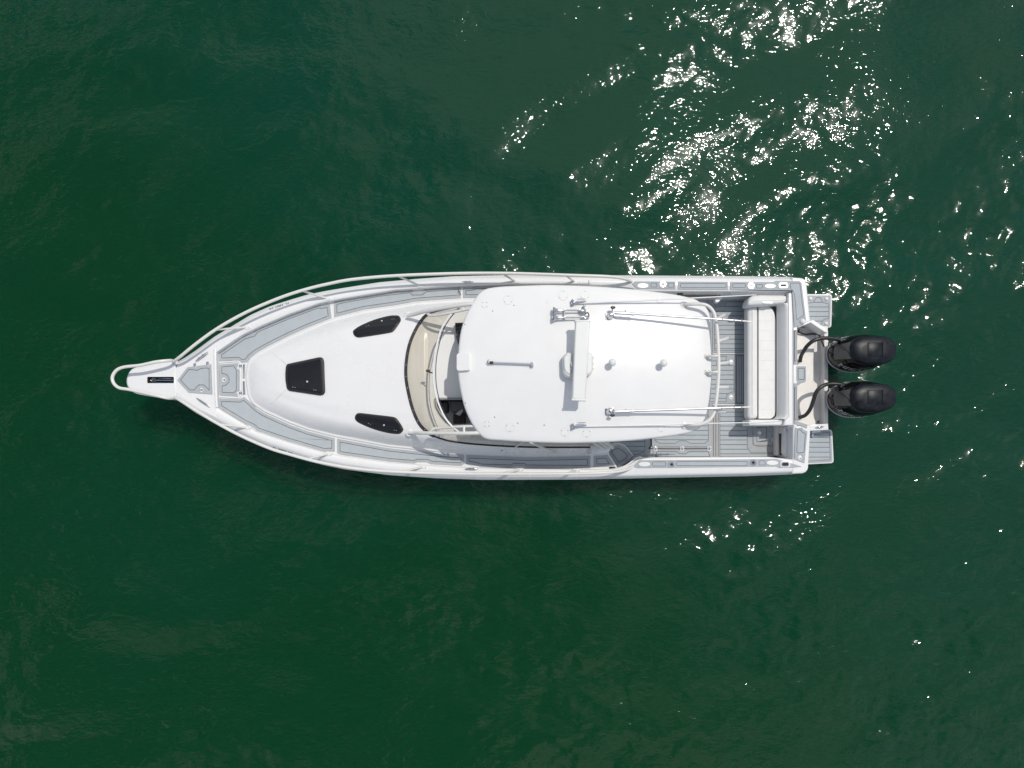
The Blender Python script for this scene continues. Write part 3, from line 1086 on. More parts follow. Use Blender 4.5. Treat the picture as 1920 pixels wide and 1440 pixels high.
# registration on the sloping band below the rail, each side
def reg(side):
    if side == 'l':
        ox, oy, xm, sg = SX_LO, SY_LO, 530, -1
    else:
        ox, oy, xm, sg = SX_UP, SY_UP, 523, 1

    def fn(u, v):
        x = xm + (u if side == 'l' else -u) * 96
        yo = lerp(x, ox, oy)
        t = (v + 0.04) / 0.08       # 0 at outer/lower edge .. 1 inboard
        y = yo + sg * (1.8 + 4.4 * t)
        c1 = lerp(x, [332, 400, 560, 1150], [3, 9, 9, 4.5])
        q = abs(y - yo)
        z = sheer(x) + lerp(q, [0.6, c1 * .55, c1], [-0.13, -0.06, -0.02]) + 0.006
        return P(x, y, z)
    return fn


lettering('registration_lettering', 'FL 2885 SR', 'ink', boat, reg('l'), 0.085)
lettering('registration_lettering', 'FL 2885 SR', 'ink', boat, reg('u'), 0.085)

# ------------------------------------------------------------------ cockpit
prism('cockpit_sole', rect(1120, 540, 1492, 880), 0.285, 0.04, 'padB', boat, bev=0)
ZS = 0.285
pad(boat, [(1150, 770), (1215, 770), (1215, 846), (1209, 853), (1195, 858), (1150, 858)], ZS, planks=True, name='cockpit_pad', margin=6)
hp = pad(boat, rounded(rect(1222, 752, 1334, 838), 3, 2), ZS + 0.008, inner=[(1228, 758), (1328, 758), (1328, 826), (1321, 831), (1294, 831), (1286, 826.5), (1274, 826.5), (1266, 831), (1238, 831), (1228, 826)], planks=True, name='cockpit_pad', phase=3.0)
for hx in (1229, 1279, 1330):
    hinge_set(hx, 841, ZS, hp, 5, 6)
tube('hatch_rim', [(1221, 815, ZS + .01), (1221, 836, ZS + .01), (1225, 841, ZS + .01), (1334, 841, ZS + .01)], 0.008, 'shade', hp, sub=3, sides=6)
pad(boat, [(1225, 844.5), (1335, 844.5), (1335, 859), (1222, 859)], ZS, inner=[(1232, 847), (1268, 847), (1275, 851), (1285, 851), (1292, 847), (1328, 847), (1331, 856), (1229, 856)], name='cockpit_pad')
pad(boat, rect(1240, 556, 1332, 660), ZS, planks=True, name='cockpit_pad')
pad(boat, [(1342, 571), (1356, 571), (1359, 562), (1404, 562), (1404, 661), (1336, 661), (1336, 575)], ZS, planks=True, name='cockpit_pad', pitch=8.75, margin=4)
mid = pad(boat, rect(1290, 665, 1378, 757), ZS, inner=[(1296, 668), (1362, 668), (1361, 674), (1365, 683), (1370, 686), (1376, 686), (1376, 735), (1370, 735), (1363, 740), (1361, 748), (1362, 753), (1296, 753)], planks=True, name='cockpit_pad', pitch=8.75)
latch(1371, 678.5, ZS, mid, 4.5)
latch(1371, 744.5, ZS, mid, 4.5)
pad(boat, rect(1380, 665, 1402, 757), ZS, planks=True, axis=0, pitch=4.2, margin=1.5, name='cockpit_pad')
pad(boat, [(1347, 761), (1404, 761), (1404, 838), (1409, 846), (1456, 846), (1456, 859), (1347, 859)], ZS, planks=True, name='cockpit_pad', margin=3)
sh = pad(boat, rounded(rect(1412, 797, 1456, 835), 4, 3), ZS + 0.006, inner=rounded(rect(1419, 801, 1437, 828), 2, 2), name='cockpit_pad')
prism('step_disc', ellipse(1424, 811, 9, 9), ZS + 0.026, 0.008, 'padB', sh, bev=0.003)
latch(1424.5, 811.5, ZS + 0.014, sh, 4)
hinge_set(1448, 824, ZS + 0.006, sh, 6, 4)
prism('pad_panel', [(1440, 801), (1452, 801), (1452, 816), (1446, 816), (1446, 828), (1440, 828)], ZS + 0.022, 0.005, 'padA', sh, bev=0)
tube('deck_seam', [(1338.5, 760, ZS + .012), (1338.5, 859, ZS + .012)], 0.007, 'tan', boat, sides=6)
tube('deck_seam', [(1343, 772, ZS + .012), (1343, 859, ZS + .012)], 0.007, 'tan', boat, sides=6)
tube('deck_seam', [(1413, 797, ZS + .012), (1413.5, 828, ZS + .012), (1417, 834, ZS + .012), (1425, 836.5, ZS + .012), (1457, 836.5, ZS + .012)], 0.007, 'tan', boat, sides=6)
tube('deck_seam', [(1336, 663, ZS + .012), (1404, 663, ZS + .012)], 0.013, 'gel', boat, sides=6)
tube('deck_seam', [(1336, 759, ZS + .012), (1404, 759, ZS + .012)], 0.013, 'gel', boat, sides=6)

# boarding steps beside the helm
pad(boat, [(1112.5, 854.5), (1135, 853), (1141, 851), (1155, 876), (1112.5, 876.5)], lambda x, y: deckz(1112) - 0.004, inner=[(1119, 860), (1136, 859.5), (1142, 869.5), (1119, 870)], name='step_pad')
step = prism('boarding_step', [(1136, 848), (1148, 833), (1160, 832), (1172, 838), (1186, 854), (1177, 866), (1157, 878)], 0.66, 0.38, 'gel', boat, bev=0.02)
pad(step, [(1141, 850), (1150, 837), (1159, 834.5), (1170, 840), (1184, 855), (1176, 865), (1157, 873)], 0.66, inner=[(1147, 848), (1150, 843), (1160, 841), (1168, 846), (1176, 854), (1172, 861), (1160, 866)], name='step_pad')
tube('step_edge', [(1139, 850, .87), (1148, 864, .87), (1156, 877.5, .87)], 0.016, 'gel', step)
tube('step_edge', [(1147, 833, .67), (1160, 831.5, .67), (1173, 838, .67), (1186, 854.5, .67)], 0.016, 'gel', step)
tube('moulded_edge', [(1158, 880, .98), (1172, 874, .98), (1184, 866, .98), (1194, 858.5, .99), (1204, 857, 1.0)], 0.016, 'gel', boat)
prism('helm_bulkhead', [(1108, 830), (1140, 826), (1150, 836), (1141, 848), (1108, 852)], 1.28, 0.6, 'gel', boat, bev=0.04, seg=3)
prism('helm_bulkhead', [(1090, 556), (1150, 556), (1150, 578), (1090, 578)], 1.28, 0.6, 'gel', boat, bev=0.04, seg=3)

# gunwale pads: upper side
zg = 1.0


def oval_badge(x, y, rx, ry, parent):
    o = prism('oval_badge', ellipse(x, y, rx, ry, 20), zg + 0.017, 0.012, 'gel', parent, bev=0.003)
    return o


def rod_holder(x, y, parent=boat):
    o = lathe('rod_holder', x, y, zg + 0.006, [(0.066, 0), (0.066, 0.006), (0.058, 0.016), (0.040, 0.016), (0.034, 0.008)], 'steel', parent, n=20)
    lathe('rod_holder_bore', x + 0.3, y - 0.2, zg + 0.013, [(0.029, 0), (0.029, 0.003)], 'screen', o, n=14, sy=0.85)
    return o


def gpad(outline, inners, badge=()):
    o = ccw(outline)
    base = prism('gunwale_pad', inset(o, 1.0), zg + 0.007, 0.006, 'groove', boat, bev=0)
    ring_slab('pad_border', inset(o, 0.5), [inset(ccw(i), -GW * .8) for i in inners], zg + 0.013, 0.011, 'padB', base)
    for i in inners:
        prism('pad_panel', inset(ccw(i), GW * .7), zg + 0.013, 0.006, 'padA', base, bev=0)
    return base


R2 = lambda a, b, c, d: rounded(rect(a, b, c, d), 1.5, 2)
g1 = gpad([(1190, 527), (1267, 527.5), (1267, 542.5), (1194, 541.5), (1184.5, 532)], [R2(1221, 531, 1231, 538), R2(1253, 531, 1263.5, 538.5)])
oval_badge(1205.5, 535.5, 10.5, 4.8, g1)
rod_holder(1243, 533)
gpad([(1271, 527.5), (1365.5, 528), (1365.5, 543.5), (1271, 543)], [R2(1276, 531.5, 1361.5, 539)])
g3 = gpad([(1369, 528), (1450, 528.4), (1455, 526), (1499, 526.3), (1503.5, 530), (1512, 601), (1507, 609), (1489, 614.5), (1485, 545), (1369, 543.8)],
          [R2(1374, 532, 1397.5, 539), R2(1418.6, 533.5, 1429.6, 540),
           rounded([(1482, 531), (1499.5, 531), (1507, 591), (1499, 596), (1494, 600), (1491, 560), (1488, 547), (1482, 540)], 1.5, 2)])
rod_holder(1408, 536)
oval_badge(1444.5, 536.3, 10.5, 4.2, g3)


def hawse(x, y):
    o = prism('hawse_cleat', rounded(rect(x - 9.5, y - 6, x + 9.5, y + 6), 5.5, 5), zg + 0.024, 0.018, 'gel', boat, bev=0.006)
    ring_slab('hawse_rim', rounded(rect(x - 7.2, y - 4.2, x + 7.2, y + 4.2), 4, 4), [rounded(rect(x - 5.6, y - 2.6, x + 5.6, y + 2.6), 2.5, 4)], zg + 0.03, 0.008, 'steel', o)
    prism('hawse_opening', rounded(rect(x - 5.7, y - 2.7, x + 5.7, y + 2.7), 2.6, 4), zg + 0.026, 0.004, 'screen', o, bev=0)
    tube('cleat_bar', [(x - 4.5, y, zg + .034), (x + 4.5, y, zg + .034)], 0.008, 'shade', o, sides=8)


hawse(1469, 535)
hawse(1472.5, 870.5)
lathe('stern_light', 1504.7, 603, zg + .012, [(0.052, 0), (0.052, .012), (.042, .03), (.02, .045), (.005, .05)], 'gel', boat, n=20)
# lower side
g4 = gpad([(1186, 875), (1198, 862.5), (1300, 861.5), (1456, 859.8), (1484, 868), (1505, 875), (1482, 877.5), (1461, 877.5), (1456, 875), (1300, 877), (1197, 878.3)],
          [R2(1223.5, 866, 1248, 873.8), R2(1269, 865.5, 1401, 873), R2(1423.5, 864, 1434.5, 871.8)])
oval_badge(1208.5, 870.3, 11, 4.2, g4)
rod_holder(1259, 871)
rod_holder(1412, 867.6)
oval_badge(1448.5, 867.8, 11, 4.2, g4)

# inside of the upper coaming: rod rack bar, folding bracket
tube('rod_rack', [(1369, 549.5, .86), (1430, 550, .86), (1479, 551, .86)], 0.032, 'gel', boat, sub=2)
prism('folding_bracket', [(1341, 561), (1353, 552), (1357, 552), (1357, 556), (1347, 567), (1341, 566)], .72, .1, 'gel', boat, bev=.012)
prism('coaming_pocket_shade', [(1272, 548.5), (1340, 548.5), (1346, 552), (1338, 556), (1272, 556)], .74, .12, 'pocket_shade', boat, bev=.01)  # solid block for the coaming recess, its shade painted in as brown
prism('coaming_hinge', rect(1270, 548, 1281, 552), .86, .04, 'hose', boat, bev=.006)

# ------------------------------------------------------------------ aft bench
bench = prism('aft_bench', [(1405, 562), (1410, 555), (1486, 550), (1487.5, 797), (1406, 797)], 0.52, 0.235, 'gel', boat, bev=0.02)
pillow('seat_roll', rounded([(1402, 577), (1405, 573.5), (1422, 573), (1422, 785), (1405, 785.5), (1402, 780)], 7, 5), 0.71, 0.2, 0.07, 'vinyl', bench, crown=0.015)
SEATP = [(1422.8, 573), (1438, 573), (1446, 577), (1451.5, 586), (1454.5, 600), (1454.5, 772), (1452, 780), (1446, 785), (1422.8, 785)]
yy = [560, 602, 620, 639, 657, 676, 694, 713, 731, 750, 768, 800]
for a, b in zip(yy[:-1], yy[1:]):
    p = clip_half(clip_half(SEATP, 1, a, False), 1, b, True)
    prism('cushion_panel', ccw(p), 0.70, 0.16, 'vinyl', bench, bev=0.003, seg=2)
rows = []
for y, dx in ((568, -7), (570, -4), (573, -1.5), (578, 0), (590, 0), (640, 0), (700, 0), (760, 0), (774, 0), (780, -1), (784, -4), (786, -9)):
    rows.append([P(1455 + dx, y, .62), P(1456 + dx, y, .72), P(1459 + dx, y, .79), P(1465 + dx, y, .86), P(1471 + dx, y, .92), P(1475 + dx, y, .955), P(1478 + dx * .4, y, .965), P(1480, y, .95), P(1480, y, .60)])
loft('backrest', [r[::-1] for r in rows], 'vinyl', bench, smooth=60, cap=True)
pillow('end_bolster', [(1402, 570), (1403, 563), (1406, 557), (1412, 553.5), (1426, 552), (1470, 552.5), (1478, 554), (1478, 562), (1474, 566.5), (1462, 569), (1422, 571.5), (1404, 572.5)], 0.92, 0.30, 0.06, 'vinyl', bench, crown=0.01)
prism('bench_shell', [(1478, 548.5), (1487, 547.5), (1488, 798), (1469, 798), (1472, 787), (1478, 780)], 0.985, 0.5, 'gel', bench, bev=0.03, seg=4)
prism('bench_arm', rounded([(1404, 786.8), (1471, 786.5), (1471, 797.5), (1404, 797.5)], 3, 3), 0.90, 0.36, 'vinyl', bench, bev=0.03, seg=4)
prism('drink_holder', [(1428, 565), (1451, 565), (1448, 569.5), (1431, 569)], 0.925, 0.03, 'gel', bench, bev=0.004)

# ------------------------------------------------------------------ stern
prism('stern_quarter', [(1484.5, 519.4), (1500, 520.3), (1505, 521), (1509.5, 523.3), (1512, 526.5), (1513, 531), (1519.5, 597), (1521, 602), (1496, 612.5), (1486, 616), (1485, 548)], 0.998, 1.3, 'gel', boat, bev=0.035, seg=4)
prism('stern_quarter', [(1487, 799), (1521, 796), (1516.5, 870), (1516.3, 876), (1515, 881), (1511.5, 885.3), (1506, 887.8), (1485, 889), (1485, 863), (1487, 858)], 0.998, 1.3, 'gel', boat, bev=0.035, seg=4)
prism('well_bulkhead', rect(1487.5, 610, 1495, 801), 0.996, 0.9, 'gel', boat, bev=0.012)
prism('motor_well', [(1493, 608), (1552, 612), (1552, 806), (1493, 801)], 0.56, 0.5, 'gel_worn', boat, bev=0)
prism('well_shelf', rounded([(1494, 612), (1530, 616), (1531, 640), (1526, 660), (1526, 720), (1531, 745), (1526, 765), (1526, 780), (1532, 797), (1494, 800)], 8, 4), 0.66, 0.12, 'gel_worn', boat, bev=0.02)
prism('well_coaming', [(1496, 611.5), (1519, 601.2), (1525, 599.5), (1551.5, 617), (1551.5, 624), (1546.5, 623), (1520, 605), (1498, 614)], 0.99, 1.1, 'gel', boat, bev=0.012)
prism('well_coaming', [(1513, 797), (1553, 794), (1554, 806), (1516, 808)], 0.80, 0.9, 'gel', boat, bev=0.015)
prism('transom_rim', rect(1545.5, 620, 1553, 800), 0.74, 0.9, 'gel_worn', boat, bev=0.012)
cleat(1538, 800.5, 0.80, 0.0, 14)
for y in (650, 688, 731, 769):
    lathe('transom_bolt', 1541, y, 0.565, [(0.022, 0), (0.022, .012), (.012, .02)], 'steel', boat, n=10)
lathe('drain', 1534, 791, 0.565, [(0.018, 0), (0.018, .006)], 'screen', boat, n=10)
blk = prism('battery_box', rounded(rect(1491.5, 685, 1513, 716.5), 1.5, 2), 0.985, 0.35, 'gel', boat, bev=0.006)
pad(blk, R2(1492.5, 686, 1512, 715.5), 0.985, inner=R2(1496.5, 690.5, 1508, 711.5), name='stern_pad')
pad(boat, [(1488.6, 618), (1494.3, 618), (1494.3, 680), (1504, 682), (1488.6, 684)], 0.998, inner=rect(1490, 621, 1493, 677), name='stern_pad')
pad(boat, [(1488.8, 718), (1504, 719), (1494.5, 724), (1494.5, 789), (1515, 796), (1513, 804), (1505, 800), (1488.8, 795)], 0.998, inner=rect(1490.2, 727, 1493, 787), name='stern_pad')
dp = pad(boat, [(1490.5, 801), (1505, 801), (1507, 805), (1514.5, 808.5), (1509, 869), (1489, 861.5)], 0.999,
         inner=rounded([(1495.5, 806), (1501, 806), (1504, 810.5), (1510, 813), (1507.5, 848), (1502, 849), (1494, 849)], 1.5, 2), name='stern_pad')
latch(1500, 858, 1.0, dp, 4.2)
# transom door
door = prism('transom_door', rounded([(1471, 799), (1486.5, 798), (1486.5, 866), (1476, 860), (1470.5, 850)], 3, 3), 0.74, 0.45, 'gel', boat, bev=0.04, seg=4)
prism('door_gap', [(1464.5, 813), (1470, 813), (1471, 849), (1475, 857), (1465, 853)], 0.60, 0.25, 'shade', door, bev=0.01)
prism('door_jamb', [(1457.5, 798), (1466, 798), (1466, 855), (1457.5, 854)], 0.50, 0.22, 'gel_worn', door, bev=0.01)
tube('door_strap', [(1472, 803, .97), (1480, 800.5, 1.0), (1490, 798.5, 1.02)], 0.008, 'steel', door, sub=2, sides=6)


# swim platforms
def platform(outline, inner, pitch):
    pl = prism('swim_platform', rounded(outline, 6, 4), 0.24, 0.09, 'gel', boat, bev=0.02, seg=3)
    pad(pl, inset(ccw(rounded(outline, 6, 4)), 2.2), 0.24, inner=inner, planks=True, pitch=pitch, name='platform_pad')
    return pl


pu = platform([(1505, 551), (1561, 551), (1559.5, 614.5), (1505, 615)],
              [(1512, 570), (1526, 566.5), (1531, 558), (1538, 558), (1542, 567), (1554, 570), (1554, 597), (1545, 598.5), (1541, 604), (1539, 609), (1520, 601), (1512, 598)], 8.8)
for x, y in ((1519.5, 560), (1549.5, 560.5), (1548.7, 606.7)):
    lathe('mount_cap', x, y, 0.252, [(0.036, 0), (0.034, .014), (.02, .026), (.005, .03)], 'gel', pu, n=16)
pl = platform([(1505, 805), (1561, 805), (1564, 868.5), (1505, 871.5)],
              [(1512, 815), (1537, 815), (1543, 812), (1555, 811), (1556.5, 862), (1505, 865)], 9.2)
ladder = prism('ladder_latch', [(1522, 808), (1538, 806.5), (1539, 810), (1535, 810), (1522, 813)], 0.30, 0.05, 'steel', pl, bev=0.006)
prism('ladder_hinge', [(1522, 813), (1526, 813), (1526, 820), (1522, 820)], 0.29, 0.04, 'steel', pl, bev=0.006)


# ------------------------------------------------------------------ outboard motors
def egg(cx, cy, L0, L1, Wd, z, n=36, e=2.6, fw=0.86):
    """Horizontal section: L0 forward, L1 aft, Wd half-width; e roundness, fw nose fullness."""
    out = []
    for i in range(n):
        a = 2 * math.pi * i / n
        c, s = math.cos(a), math.sin(a)
        x = abs(c) ** (2 / e) * (1 if c > 0 else -1)
        y = abs(s) ** (2 / e) * (1 if s > 0 else -1)
        Lx = L1 if x > 0 else L0
        wx = 1.0 - (1 - fw) * max(0, x) ** 2 - (0.22) * max(0, -x) ** 2
        out.append(Vector((cx + x * Lx, cy + y * Wd * wx, z)))
    return out


def outboard(cx, cy):
    m = loft('outboard_motor', [egg(cx - .02, cy, .30, .30, .20, .45), egg(cx - .03, cy, .42, .40, .27, .70), egg(cx - .03, cy, .49, .46, .325, .92),
                                egg(cx - .025, cy, .49, .47, .338, 1.02), egg(cx - .02, cy, .475, .47, .335, 1.10), egg(cx, cy, .44, .465, .315, 1.24),
                                egg(cx + .01, cy, .40, .455, .29, 1.36), egg(cx + .02, cy, .36, .44, .255, 1.41)], 'cowl', boat, closed=True, smooth=60, cap=True)
    # trim strip round the skirt
    rim = egg(cx - .03, cy, .497, .466, .334, .925)
    tube('cowl_rim', [(v.x, v.y, v.z) for v in rim], 0.013, 'silver', m, sides=6, cyclic=True, sub=1, world=True)
    loft('cowl_cap', [egg(cx + .04, cy, .395, .43, .262, 1.385), egg(cx + .04, cy, .40, .435, .266, 1.41, e=3.2), egg(cx + .04, cy, .395, .43, .258, 1.46, e=3.2), egg(cx + .035, cy, .37, .415, .238, 1.50, e=3.2),
                      egg(cx + .03, cy, .33, .37, .20, 1.523, e=3.0), egg(cx + .02, cy, .18, .2, .10, 1.53), egg(cx + .02, cy, .02, .02, .015, 1.532)], 'cap', m, closed=True, smooth=60, cap=True)
    ck = 12.0 / 1250
    # raised handle panel on the cap
    q = [(-.13, -.125), (.12, -.125), (.125, .125), (-.13, .125)]
    vs = [Vector((cx + .05 + a, cy + b, z)) for z in (1.50, 1.535) for a, b in q] + [Vector((cx + .05 + a * .9, cy + b * .9, 1.542)) for a, b in q]
    fs = [(0, 1, 5, 4), (1, 2, 6, 5), (2, 3, 7, 6), (3, 0, 4, 7), (4, 5, 9, 8), (5, 6, 10, 9), (6, 7, 11, 10), (7, 4, 8, 11), (8, 9, 10, 11)]
    link('cap_panel', vs, fs, 'cap', m, 30)
    e0 = cx + .05 + .132
    link('panel_slot', [Vector((e0, cy - .13, 1.539)), Vector((e0 + .014, cy - .13, 1.538)), Vector((e0 + .014, cy + .13, 1.538)), Vector((e0, cy + .13, 1.539)),
                        Vector((e0, cy - .13, 1.50)), Vector((e0 + .014, cy - .13, 1.50)), Vector((e0 + .014, cy + .13, 1.50)), Vector((e0, cy + .13, 1.50))],
         [(0, 1, 2, 3), (4, 0, 3, 7), (1, 5, 6, 2), (0, 4, 5, 1), (3, 2, 6, 7)], 'cowl', m, 0)
    # grey front cover
    vs = []
    for t, z in ((0, 1.10), (.35, 1.24), (.7, 1.36), (1, 1.425)):
        for s in (-1, -.6, 0, .6, 1):
            xx = cx - .475 + .135 * t + .02 * abs(s) ** 2
            vs.append(Vector((xx - .004, cy + s * (.125 + .03 * t), z)))
    fs = [(i * 5 + k, i * 5 + k + 1, (i + 1) * 5 + k + 1, (i + 1) * 5 + k) for i in range(3) for k in range(4)]
    link('front_cover', [v + Vector((-.012, 0, .012)) for v in vs], [f[::-1] for f in fs], 'grey', m, 60)
    tube('front_hose', [(cx - .47, cy + .16, 1.12), (cx - .44, cy + .10, 1.27), (cx - .36, cy - .02, 1.40), (cx - .34, cy - .10, 1.43)], .018, 'hose', m, world=True, sides=8)
    # clamp bracket and leg
    v = [Vector((a, b, c)) for a in (cx - .40, cx - .30) for b in (cy - .20, cy + .20) for c in (.15, .86)]
    link('clamp_bracket', v, [(0, 1, 3, 2), (4, 6, 7, 5), (0, 4, 5, 1), (2, 3, 7, 6), (1, 5, 7, 3), (0, 2, 6, 4)], 'rubber', m, 0)
    tube('steering_ram', [(cx - .43, cy - .16, .88), (cx - .43, cy + .22, .88)], .028, 'steel', m, world=True, sides=10)
    loft('drive_leg', [egg(cx, cy, .22, .22, .07, -.7), egg(cx, cy, .26, .28, .10, .0), egg(cx, cy, .28, .30, .15, .46)], 'rubber', m, closed=True, cap=True)

    # silver maker's lettering along both flanks
    for s in (-1, 1):
        def fn(u, w, s=s):
            x = cx - .09 + (u if s < 0 else -u)
            t = (w + .06) / .12
            z = 1.06 + .17 * t
            rr = lerp(z, [.92, 1.02, 1.10, 1.24, 1.36], [.325, .338, .335, .315, .29])
            xx = (x - (cx - .02)) / (.47 if x > cx else .47)
            e = 2.6
            wy = (max(0.0, 1 - abs(xx) ** e)) ** (1 / e)
            wx = 1.0 - .14 * max(0, xx) ** 2 - .22 * max(0, -xx) ** 2
            return Vector((x, cy + s * (rr * wy * wx + .006), z))
        lettering('maker_lettering', 'MERCURY', 'silver', m, fn, .14)
    return m


outboard(6.466, 1.865)
outboard(6.466, 1.011)
hs = tube('rigging_hose', [(1500, 678, .72), (1502, 668, .8), (1507, 658, .95), (1514, 648, 1.06), (1526, 638.5, 1.12), (1543, 634, 1.12), (1563, 635, 1.1), (1584, 640, 1.08)], .036, 'hose', boat)
hs2 = tube('rigging_hose', [(1498, 783, .72), (1510, 778.5, .8), (1519, 767, .93), (1525, 751, 1.04), (1530, 736, 1.1), (1540, 725, 1.12), (1556, 719.5, 1.1), (1576, 720.5, 1.1), (1592, 724, 1.08)], .036, 'hose', boat)
tube('fuel_line', [(1498, 623, .72), (1510, 627, .70), (1524, 626, .70), (1535, 628, .72), (1540, 638, .78), (1545, 650, .82)], .016, 'hose', boat, sides=8)
lathe('line_fitting', 1497.5, 621, .70, [(.03, 0), (.03, .05), (.015, .07)], 'hose', boat, n=10)

# ------------------------------------------------------------------ hardtop
HT = [(858.3, 700), (858.5, 665), (860.5, 640), (864, 618), (872, 593), (883, 572), (892, 556.5), (899, 548), (909, 541.3), (923, 538), (948, 535.5), (1002, 533.6), (1040, 533), (1108, 535.2),
      (1160, 538.6), (1196, 542), (1237, 546.8), (1266, 551), (1290, 556), (1305, 560.5), (1317, 568), (1326, 577), (1331.5, 588), (1333.5, 611), (1335.5, 650), (1336, 690), (1334.5, 733), (1331.5, 768),
      (1327, 784), (1319, 797), (1308, 805.5), (1293, 812), (1266, 817), (1222, 822.7), (1178, 827), (1120, 830), (1072, 831.3), (1037, 831), (984, 829), (931, 825.8), (914, 824), (904, 819.5), (895, 810), (883, 792), (871, 765), (863.5, 735)]
HC = (1097.0, 682.0)


def hz(x, y):
    return 2.42 - 0.036 * ((x - HC[0]) / 112) ** 2 - 0.085 * ((y - HC[1]) / 112) ** 2


def build_hardtop():
    out = [tuple(v)[:2] for v in catmull([(p[0], p[1], 0) for p in HT], 3, True)]
    out = ccw(out)
    rows = []
    # underside
    rows.append([P(*p, 0) * 0 + P(p[0], p[1], hz(*p)) + Vector((0, 0, -.10)) for p in inset(out, 14)])
    rows.append([P(p[0], p[1], hz(*p)) + Vector((0, 0, -.10)) for p in inset(out, 3)])
    for d, dzz in ((0.3, -.085), (0, -.06), (0.3, -.035), (1.2, -.016), (2.6, -.005), (4.4, 0)):
        rows.append([P(p[0], p[1], hz(*p)) + Vector((0, 0, dzz)) for p in inset(out, d)])
    base = inset(out, 4.4)
    for s in (.94, .86, .76, .65, .53, .41, .29, .17, .06, .005):
        r = []
        for p in base:
            x, y = HC[0] + (p[0] - HC[0]) * s, HC[1] + (p[1] - HC[1]) * s
            r.append(P(x, y, hz(x, y)))
        rows.append(r)
    return loft('hardtop', rows, 'gel_top', boat, closed=True, smooth=35, cap=True)


hardtop = build_hardtop()


def plate(x, y, r, bolts=3):
    ring_slab('access_plate_seam', ellipse(x, y, r + .35, n=24), [ellipse(x, y, r - .35, n=24)], lambda a, b: hz(a, b) + .003, .004, 'seam', hardtop)
    o = prism('access_plate', ellipse(x, y, r - .3, n=24), lambda a, b: hz(a, b) + .0035, .006, 'gel_top', hardtop, bev=0)
    a0 = -math.pi / 2 if y < 700 else math.pi / 2
    for k in range(bolts):
        a = a0 + 2 * math.pi * k / bolts + (math.pi / 4 if bolts == 4 else 0)
        bolt(x + (r - 1.6) * math.cos(a), y + (r - 1.6) * math.sin(a), .8)


def bolt(x, y, r=1.1):
    lathe('bolt', x, y, hz(x, y), [(r / 100, 0), (r / 100, .007), (r / 200, .011)], 'steel', hardtop, n=8)


for x, y, r, n in ((909, 571, 6.5, 4), (952.5, 562.5, 8.5, 3), (1056, 554, 9, 3), (1096.5, 554, 8.5, 3), (1238, 562, 7, 3), (913, 795, 6.5, 4), (956, 801.5, 8.5, 3), (1059, 810.5, 8, 3), (1100, 812, 8, 3), (1240, 803, 7, 3)):
    plate(x, y, r, n)
for x, y in ((924, 583), (964, 572), (1025, 567), (872, 608), (873, 755.5), (927.5, 782), (971, 793), (1020.5, 797)):
    bolt(x, y)

# forward white housing with its lip
hb = drape('spotlight_housing', rounded([(856, 664), (862, 661.5), (881, 661), (881, 694), (858.5, 695.5), (856, 692)], 3, 3), lambda x, y: hz(x, y) + 0.075, .10, 'gel_top', boat, lip=.006, smooth=30)


def tubes_on(name, pts, r, m, parent=boat, **k):
    return tube(name, pts, r, m, parent, **k)


def flange(x, y, z, parent, r=6, material='tube'):
    lathe('flange', x, y, z, [(r / 100, 0), (r / 100, .012), (r / 170, .02)], material, parent, n=18)
    for k in range(4):
        a = math.pi / 4 + k * math.pi / 2
        lathe('bolt', x + (r - 1.2) * math.cos(a), y + (r - 1.2) * math.sin(a), z + .012, [(.008, 0), (.008, .005), (.004, .008)], 'steel', parent, n=6)


# aft pipe rail with rod holders
zr = 2.33
RAIL = [(1282, 571, hz(1282, 571) + .01), (1296, 570.5, zr + .02), (1312, 570, zr + .06), (1325, 572.5, zr + .07), (1334.5, 580, zr + .07), (1340, 591, zr + .07), (1344.5, 617, zr + .07), (1347, 660, zr + .07), (1347.5, 697, zr + .07),
        (1345, 733, zr + .07), (1341.7, 760, zr + .07), (1338, 776, zr + .07), (1330, 787.5, zr + .07), (1317, 794.5, zr + .06), (1300, 797, zr + .02), (1283, 797.5, hz(1283, 797) + .01)]
rail = tube('rod_rail', RAIL, .028, 'tube', boat)
flange(1282, 571, hz(1282, 571), rail)
flange(1283, 797.5, hz(1283, 797), rail)
for y in (668, 698):
    tube('rail_arm', [(1326, y, hz(1326, y) + .03), (1336, y - .5, zr + .06), (1347, y - 1, zr + .07)], .023, 'tube', rail, sub=3)
    flange(1325.5, y, hz(1325, y), rail, 5)
for (x0, y0, x1, y1) in ((1343, 599, 1361, 589), (1344, 641, 1366.5, 633.5), (1345, 682.5, 1368.6, 679.5), (1344, 726.5, 1366.5, 726.5), (1340, 771.5, 1362, 771.7)):
    h = tube('rod_tube', [(x0 - 3, y0 + .5, zr + .02), (x0 + (x1 - x0) * .4, y0 + (y1 - y0) * .4, zr + .04), (x1, y1, zr + .08)], .029, 'tube', rail, sub=1, sides=14)
    d = (P(x1, y1, zr + .08) - P(x0 + (x1 - x0) * .4, y0 + (y1 - y0) * .4, zr + .04)).normalized()
    e = P(x1, y1, zr + .08)
    tube('rod_tube_bore', [tuple(e - d * .01), tuple(e + d * .003)], .020, 'screen', rail, sub=1, sides=14, world=True)
    tube('rod_tube_lip', [tuple(e - d * .012), tuple(e + d * .001)], .033, 'tube', rail, sub=1, sides=14, world=True)


